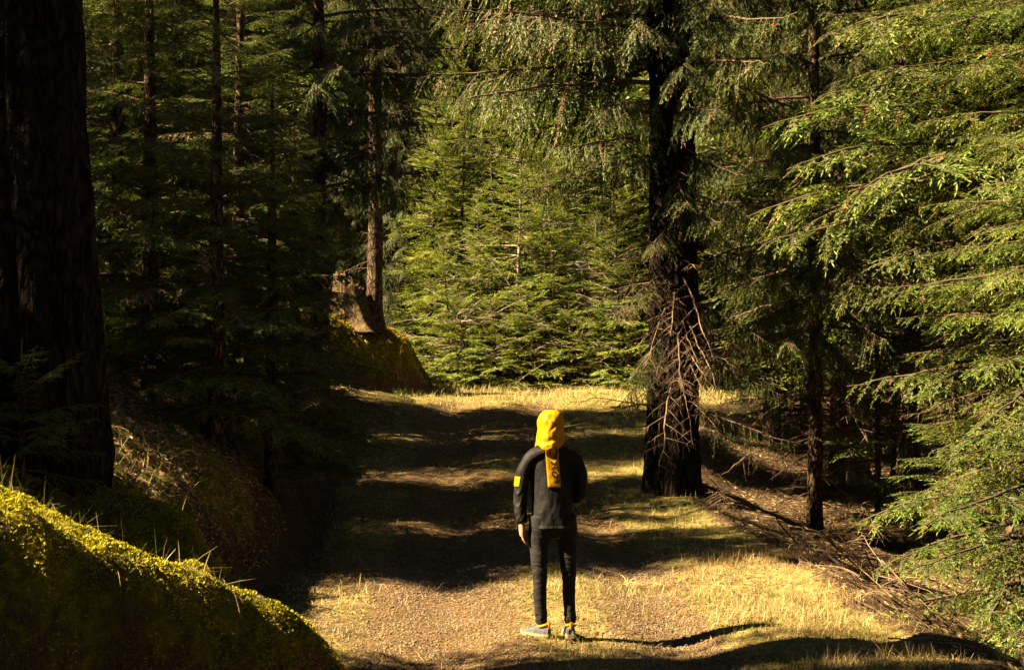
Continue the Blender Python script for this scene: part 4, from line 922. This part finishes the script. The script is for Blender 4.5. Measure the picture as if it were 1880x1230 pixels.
    # shoes
    def shoe(ax_, ay_, ang):
        g = bpy.data.objects.new('shoe', None)
        R = Matrix.Rotation(ang, 3, 'Z')
        def place(v): return [tuple((R @ Vector(p)) + Vector((ax_, ay_, 0))) for p in v]
        L = np.linspace(-.085, .195, 15); q = (L + .085) / .28
        wd = np.interp(q, [0, .05, .2, .45, .7, .88, .97, 1], [.020, .032, .038, .037, .046, .043, .028, .012])
        top = np.interp(q, [0, .1, .3, .45, .6, .8, .95, 1], [.085, .098, .102, .090, .072, .055, .045, .035])
        rows = []
        an = np.linspace(0, PI, 11)
        for l, w_, tp in zip(L, wd, top):
            for a in an: rows.append((math.copysign(abs(math.cos(a)) ** .7, math.cos(a)) * w_, l, .022 + (tp - .022) * math.sin(a) ** .75))
        F = [(i * 11 + j, i * 11 + j + 1, (i + 1) * 11 + j + 1, (i + 1) * 11 + j) for i in range(14) for j in range(10)]
        F += [tuple(range(11)), tuple(14 * 11 + j for j in range(11))[::-1]]
        me = bpy.data.meshes.new('shoe'); me.from_pydata(place(rows), [], F); me.materials.append(M['shoe']); me.materials.append(M['shoe_dark'])
        me.polygons.foreach_set('use_smooth', np.ones(len(me.polygons), bool))
        for p in me.polygons:
            c = R.transposed() @ (p.center - Vector((ax_, ay_, 0)))
            if (c.y < -.035 and c.z < .06) or (c.y > .13) or abs((c.y - .03) - (c.z - .06) * .9) < .016: p.material_index = 1
        so = obj('shoe', me, e)
        # sole
        out = []
        for sgn, order in ((1, range(15)), (-1, range(14, -1, -1))):
            for i in order: out.append((sgn * (wd[i] + .006), L[i] + (.006 if i == 14 else (-.006 if i == 0 else 0))))
        n = len(out); toe_up = lambda l: .014 * max(0, (l - .13) / .065) ** 2
        V = [(x, l, .0 + toe_up(l)) for x, l in out] + [(x * 1.04, l, .014 + toe_up(l)) for x, l in out] + [(x * .96, l, .030 + toe_up(l) * .6) for x, l in out]
        F = [tuple(range(n))[::-1], tuple(range(2 * n, 3 * n))] + [(r_ * n + i, r_ * n + (i + 1) % n, (r_ + 1) * n + (i + 1) % n, (r_ + 1) * n + i) for r_ in range(2) for i in range(n)]
        me = bpy.data.meshes.new('sole'); me.from_pydata(place(V), [], F); me.materials.append(M['sole']); obj('sole', me, so)
        # padded collar and heel tab
        G = Geo(); th = np.linspace(0, 2 * PI, 15)
        G.tube([tuple((R @ Vector((.034 * math.cos(a), -.026 + .044 * math.sin(a), .090 - .012 * math.sin(a)))) + Vector((ax_, ay_, 0))) for a in th], .011, 8, 0)
        obj('collar', mesh_from('collar', G.arrays(), [M['hood']], True), so)
        G = Geo(); G.tube([tuple((R @ Vector((0, -.075 - .012 * math.sin(b_), .06 + .06 * b_))) + Vector((ax_, ay_, 0))) for b_ in np.linspace(0, 1.1, 5)], .010, 8, 0)
        obj('heel_tab', mesh_from('heel_tab', G.arrays(), [M['hood']], True), so)
        # laces
        for q_ in range(4):
            G = Geo(); l = .055 + q_ * .022; tz = float(np.interp((l + .085) / .28, [.45, .6, .8], [.090, .072, .055])) + .004
            G.tube([tuple((R @ Vector((x, l, tz - 8 * x * x))) + Vector((ax_, ay_, 0))) for x in np.linspace(-.026, .026, 5)], .003, 5, 0)
            obj('lace', mesh_from('lace', G.arrays(), [M['sole']], True), so)
        bpy.data.objects.remove(g)
    shoe(-.088, .035, math.radians(42)); shoe(.140, .025, math.radians(-4))
person()

# ------------------------------------------------------------------ sticks, stems and clumps
def stick_mesh(seed, L, r0, twigs=5, bend=.12):
    rg = np.random.default_rng(seed); G = Geo(); n = 9; t = np.linspace(0, 1, n)
    p = np.stack([t * L - L / 2, bend * L * np.sin(t * 2.6 + rg.uniform(0, 3)) * .5 + rg.normal(0, .012, n) * L * .3, rg.normal(0, .010, n) * L * .3], 1)
    G.tube(p, np.linspace(r0, r0 * .35, n), 7, 0)
    for q in range(twigs):
        u = rg.uniform(.25, .95); b = np.array([np.interp(u, t, p[:, k]) for k in range(3)])
        d = unit(np.array([rg.uniform(.3, 1), rg.choice([-1, 1]) * rg.uniform(.4, 1), rg.uniform(-.05, .6)])); l = L * rg.uniform(.12, .35)
        tt = np.linspace(0, 1, 4)[:, None]
        G.tube(b + d * l * tt + rg.normal(0, .02, (4, 3)) * l * tt, np.linspace(r0 * .4, r0 * .12, 4), 5, 0)
    return mesh_from('stick', G.arrays(), [M['dead']], True)
ST = [stick_mesh(k, 1.0, .011 + .006 * (k % 3), 3 + k % 4) for k in range(6)]
def lay(name, me, x, y, s, az, label, group=None, tilt=0., lift=.015, cat='stick'):
    z = HZ(x, y); d = .35 * s
    z0 = HZ(x - d * math.cos(az), y - d * math.sin(az)); z1 = HZ(x + d * math.cos(az), y + d * math.sin(az))
    o = obj(name, me, None, mat4=Matrix.Translation((x, y, max(z, (z0 + z1) / 2) + lift)) @ Matrix.Rotation(az, 4, 'Z') @ Matrix.Rotation(-math.atan2(z1 - z0, 2 * d) - tilt, 4, 'Y') @ Matrix.Diagonal((s, s, s, 1)))
    return tag(o, label, cat, group)
rs = np.random.default_rng(99)
for q in range(46):       # brush pile on the ditch slope
    px, Y = rs.uniform(1440, 1760), rs.uniform(13.2, 18)
    x = X_at(px, Y)
    if x < float(lip(np.array([Y]))[0]) - .1: x = float(lip(np.array([Y]))[0]) + rs.uniform(.1, 1.4)
    lay('stick', ST[q % 6], x, Y, rs.uniform(.35, .95), rs.normal(1.2, .7), 'dead stick in the brush pile on the slope right of the track', 'sticks of the brush pile', rs.normal(0, .3), rs.uniform(.02, .14))
for q, (px, Y, s, az, lb) in enumerate([(1405 + 300, 10.9, .62, -.35, 'broken stick lying on the straw at the lower right'),
                        (1610, 12.6, .55, -.45, 'thin stick lying on the grassy lip right of the person'),
                        (640, 13.0, .28, .5, 'short pale stick at the left end of the sunlit band'),
                        (585, 12.2, .35, .3, 'pale twig lying beside the foot of the mossy bank'),
                        (1300, 25, 1.3, .2, 'pale bleached log end in the litter right of the thick trunk'),
                        (1345, 26, 1.1, -.5, 'bleached fallen branch right of the thick trunk'),
                        (670, 29.3, 1.6, .25, 'dark branch lying in the grass below the far bank'),
                        (1180, 31.5, 1.5, .35, 'fallen twiggy branch at the crest left of the thick trunk'),
                        (1500, 21, 1.6, .9, 'fallen branch leaning in the litter under the right hand trees')]):
    lay('fallen_branch' if s > 1 else 'stick', ST[(q * 2) % 6], X_at(px, Y), Y, s, az, lb)
for q in range(34):
    if q < 18: px, Y = rs.uniform(1420, 1800), rs.uniform(12.8, 18)
    else: px, Y = rs.uniform(1300, 1860), rs.uniform(18.5, 26)
    x = max(X_at(px, Y), float(lip(np.array([Y]))[0]) + .15)
    lay('fallen_branch', LIB['dead'][q % 5], x, Y, rs.uniform(.45, .8), rs.uniform(0, 6.28), 'dead twiggy branch heaped on the slope right of the track' if q < 18 else 'dead twiggy branch lying in the shade under the right hand trees',
        'dead branches on the slope' if q < 18 else 'dead branches under the right hand trees', rs.normal(.05, .2), rs.uniform(.08, .25), 'branch')
for q in range(14):
    px, Y = rs.uniform(620, 1500), rs.uniform(10.6, 14.0)
    lay('twig', ST[q % 6], X_at(px, Y), Y, rs.uniform(.09, .22), rs.uniform(0, 6.28), 'small broken twig lying on the sunlit ground near the person', 'twigs near the person', 0, .006, 'twig')
# small stones on the track
def pebble(seed):
    rg = np.random.default_rng(seed); bm = bmesh.new(); bmesh.ops.create_icosphere(bm, subdivisions=2, radius=1)
    for v in bm.verts: v.co = Vector((v.co.x, v.co.y * .8, v.co.z * .6)) * (1 + .25 * float(rg.normal(0, .4)) * .5)
    me = bpy.data.meshes.new('stone'); bm.to_mesh(me); bm.free(); me.materials.append(M['stone']); return me
PB = [pebble(k) for k in range(4)]
for q, (px, Y, s, lb) in enumerate([(803, 11.0, .020, 'small dark stone on the sunlit gravel left of the person'), (732, 12.9, .022, 'pale flat stone at the shadow edge on the track'), (700, 11.3, .014, 'small stone in the sunlit gravel at left'), (880, 11.7, .012, 'tiny pale stone near the left shoe')]):
    x = X_at(px, Y); tag(obj('stone', PB[q], None, mat4=Matrix.Translation((x, Y, HZ(x, Y) + s * .3)) @ Matrix.Diagonal((s * 1.5, s, s, 1))), lb, 'stone')
# clumps of grass
def clump_mesh(seed, n, h, w, spread, lean, droop, mat):
    rg = np.random.default_rng(seed); G = Geo()
    for q in range(n):
        a = rg.uniform(0, 2 * PI); b = np.array([rg.normal(0, spread), rg.normal(0, spread), -.01]); L = h * rg.uniform(.5, 1.15)
        d = unit(np.array([math.cos(a) * lean * rg.uniform(.2, 1.3), math.sin(a) * lean * rg.uniform(.2, 1.3), 1]))
        t = np.linspace(0, 1, 6)[:, None]; p = b + d * L * t + np.array([d[0], d[1], -1]) * droop * L * t ** 2.2
        sd = unit(np.cross(d, [0, 0, 1.]) + rg.normal(0, .3, 3)) * w * rg.uniform(.6, 1.3); wt = (1 - t ** 1.5) * .5 + .03
        V = np.concatenate([p - sd * wt, p + sd * wt]); F = np.array([[i, i + 1, i + 7, i + 6] for i in range(5)])
        G.add(V, F, 0, np.tile(np.clip(.3 + .5 * t[:, 0] + rg.normal(0, .15), 0, 1), 2))
    return mesh_from('grass_clump', G.arrays(), [M[mat]])
CG = [clump_mesh(k, 38, .22, .006, .035, .7, .35, 'grass') for k in range(3)]
CS = [clump_mesh(20 + k, 46, .30, .006, .05, 1.1, .6, 'straw') for k in range(3)]
for q, (px, Y, s, me, lb) in enumerate([(1660, 12.0, 1.0, CG, 'green grass clump on the lip above the brush pile'), (1790, 11.3, 1.0, CG, 'green grass clump on the lip near the right edge'),
        (1835, 10.6, .8, CG, 'small green grass clump at the lower right corner'), (1810, 14.5, 1.1, CG, 'bright green tuft beyond the ditch at right'), (1470, 12.6, .8, CG, 'low green tuft at the top of the sunlit verge'),
        (1150, 13.7, 1.0, CS, 'straw tussock at the shadow edge right of the person'), (1215, 13.6, .9, CS, 'flattened straw tussock on the sunlit verge'), (1560, 12.8, 1.0, CS, 'straw tussock hanging over the grassy lip'),
        (650, 12.6, .6, CG, 'small green tuft near the foot of the mossy bank'), (1330, 13.3, .9, CS, 'straw tussock in the middle of the verge'), (1420, 13.0, .9, CG, 'green tuft among the straw on the verge'),
        (1075, 26.5, 1.5, CS, 'pale grass tuft right of the yellow hood'), (960, 34.6, 2.0, CS, 'pale grass tuft on the crest above the hood'), (1020, 34.4, 2.2, CS, 'tall pale grass on the crest right of centre'),
        (1090, 34.2, 2.2, CS, 'tall pale grass on the crest near the thick trunk'), (760, 33.0, 1.6, CG, 'green grass tuft at the nose of the far bank'), (730, 31.5, 1.7, CG, 'bright grass tuft at the bend below the far bank'), (690, 26.5, 1.3, CS, 'grass tuft on the left side of the far track')]):
    x = X_at(px, Y); o = obj('grass_clump', me[q % 3], None, mat4=Matrix.Translation((x, Y, HZ(x, Y))) @ Matrix.Rotation(q * 1.3, 4, 'Z') @ Matrix.Diagonal((s, s, s, 1))); tag(o, lb, 'grass')
# long dry straws hanging over the end of the mossy bank
def hanging_straw():
    rg = np.random.default_rng(3); G = Geo()
    bx, by = X_at(455, 8.3), 8.25; bz = HZ(bx, by)
    for q in range(42):
        b = np.array([rg.normal(0, .06), rg.normal(0, .06), 0]); L = rg.uniform(.35, .62)
        d = unit(np.array([.75 + rg.normal(0, .16), -.35 + rg.normal(0, .2), .25 + rg.normal(0, .18)])); t = np.linspace(0, 1, 9)[:, None]
        p = b + d * L * t + DOWN * .55 * L * t ** 2
        for i in range(9): p[i, 2] = max(p[i, 2], HZ(bx + p[i, 0], by + p[i, 1]) - bz + .012)
        G.tube(p, np.linspace(.0022, .0009, 9), 3, 0, np.clip(rg.normal(.45, .2), 0, 1))
    o = obj('straw_clump', mesh_from('straw_clump', G.arrays(), [M['straw']]), None, (bx, by, bz)); tag(o, 'long dry straws hanging over the end of the mossy bank', 'grass')
hanging_straw()
# bare stems rising from the shaded bank
def bare_shrub(px, Y, stems, seed, label):
    rg = np.random.default_rng(seed); x = X_at(px, Y); z = HZ(x, Y)
    e = tag(empty('bare_shrub', (x, Y, z - .02)), label, 'shrub')
    for (dx, dz, dy, r) in stems:
        G = Geo(); t = np.linspace(0, 1, 10)[:, None]; d = np.array([dx, dy, dz])
        p = d * t + np.array([0, 0, .12]) * np.sin(t * PI) * np.linalg.norm(d) + np.cumsum(rg.normal(0, .008, (10, 3)), 0)
        G.tube(p, np.linspace(r, r * .3, 10), 6, 0)
        for q in range(7):
            i = int(rg.integers(3, 9)); dd = unit(d + rg.normal(0, .5, 3)); l = rg.uniform(.12, .4); tt = np.linspace(0, 1, 5)[:, None]
            G.tube(p[i] + dd * l * tt + rg.normal(0, .012, (5, 3)) * tt, np.linspace(r * .4, r * .12, 5), 4, 0)
        obj('stem', mesh_from('stem', G.arrays(), [M['twig']], True), e)
bare_shrub(382, 9.4, [(.16, .55, 0, .007), (.75, .36, .1, .008), (.62, .18, 0, .006), (.45, .48, .2, .006), (.9, .10, -.1, .006)], 4, 'bare arching stems rising from the shaded bank beside the track')
bare_shrub(240, 9.3, [(.10, .38, 0, .004), (-.05, .3, 0, .004)], 5, 'two thin bare stems on the shaded mound behind the moss')
# roots showing in the dark face of the bank
def root(px, Y, L, dx, dy, r, label, seed):
    rg = np.random.default_rng(seed); x, y = X_at(px, Y), Y; z = HZ(x, y); G = Geo(); p = []
    for q in np.linspace(0, 1, 12):
        xx = dx * L * q + .04 * math.sin(q * 7 + seed); yy = dy * L * q + .03 * math.sin(q * 5)
        p.append((xx, yy, HZ(x + xx, y + yy) - z + r * .4 + .012 * rg.normal()))
    G.tube(p, np.linspace(r, r * .4, 12), 8, 0)
    tag(obj('root', mesh_from('root', G.arrays(), [M['bark']], True), None, (x, y, z)), label, 'root')
root(5, 6.0, .7, .8, .3, .028, 'thick bare root in the dark face of the near bank', 1)
root(30, 5.9, .6, .9, -.1, .02, 'lower bare root in the dark face of the near bank', 2)
root(110, 6.2, .5, .7, .2, .014, 'thin root below the moss in the bank face', 3)
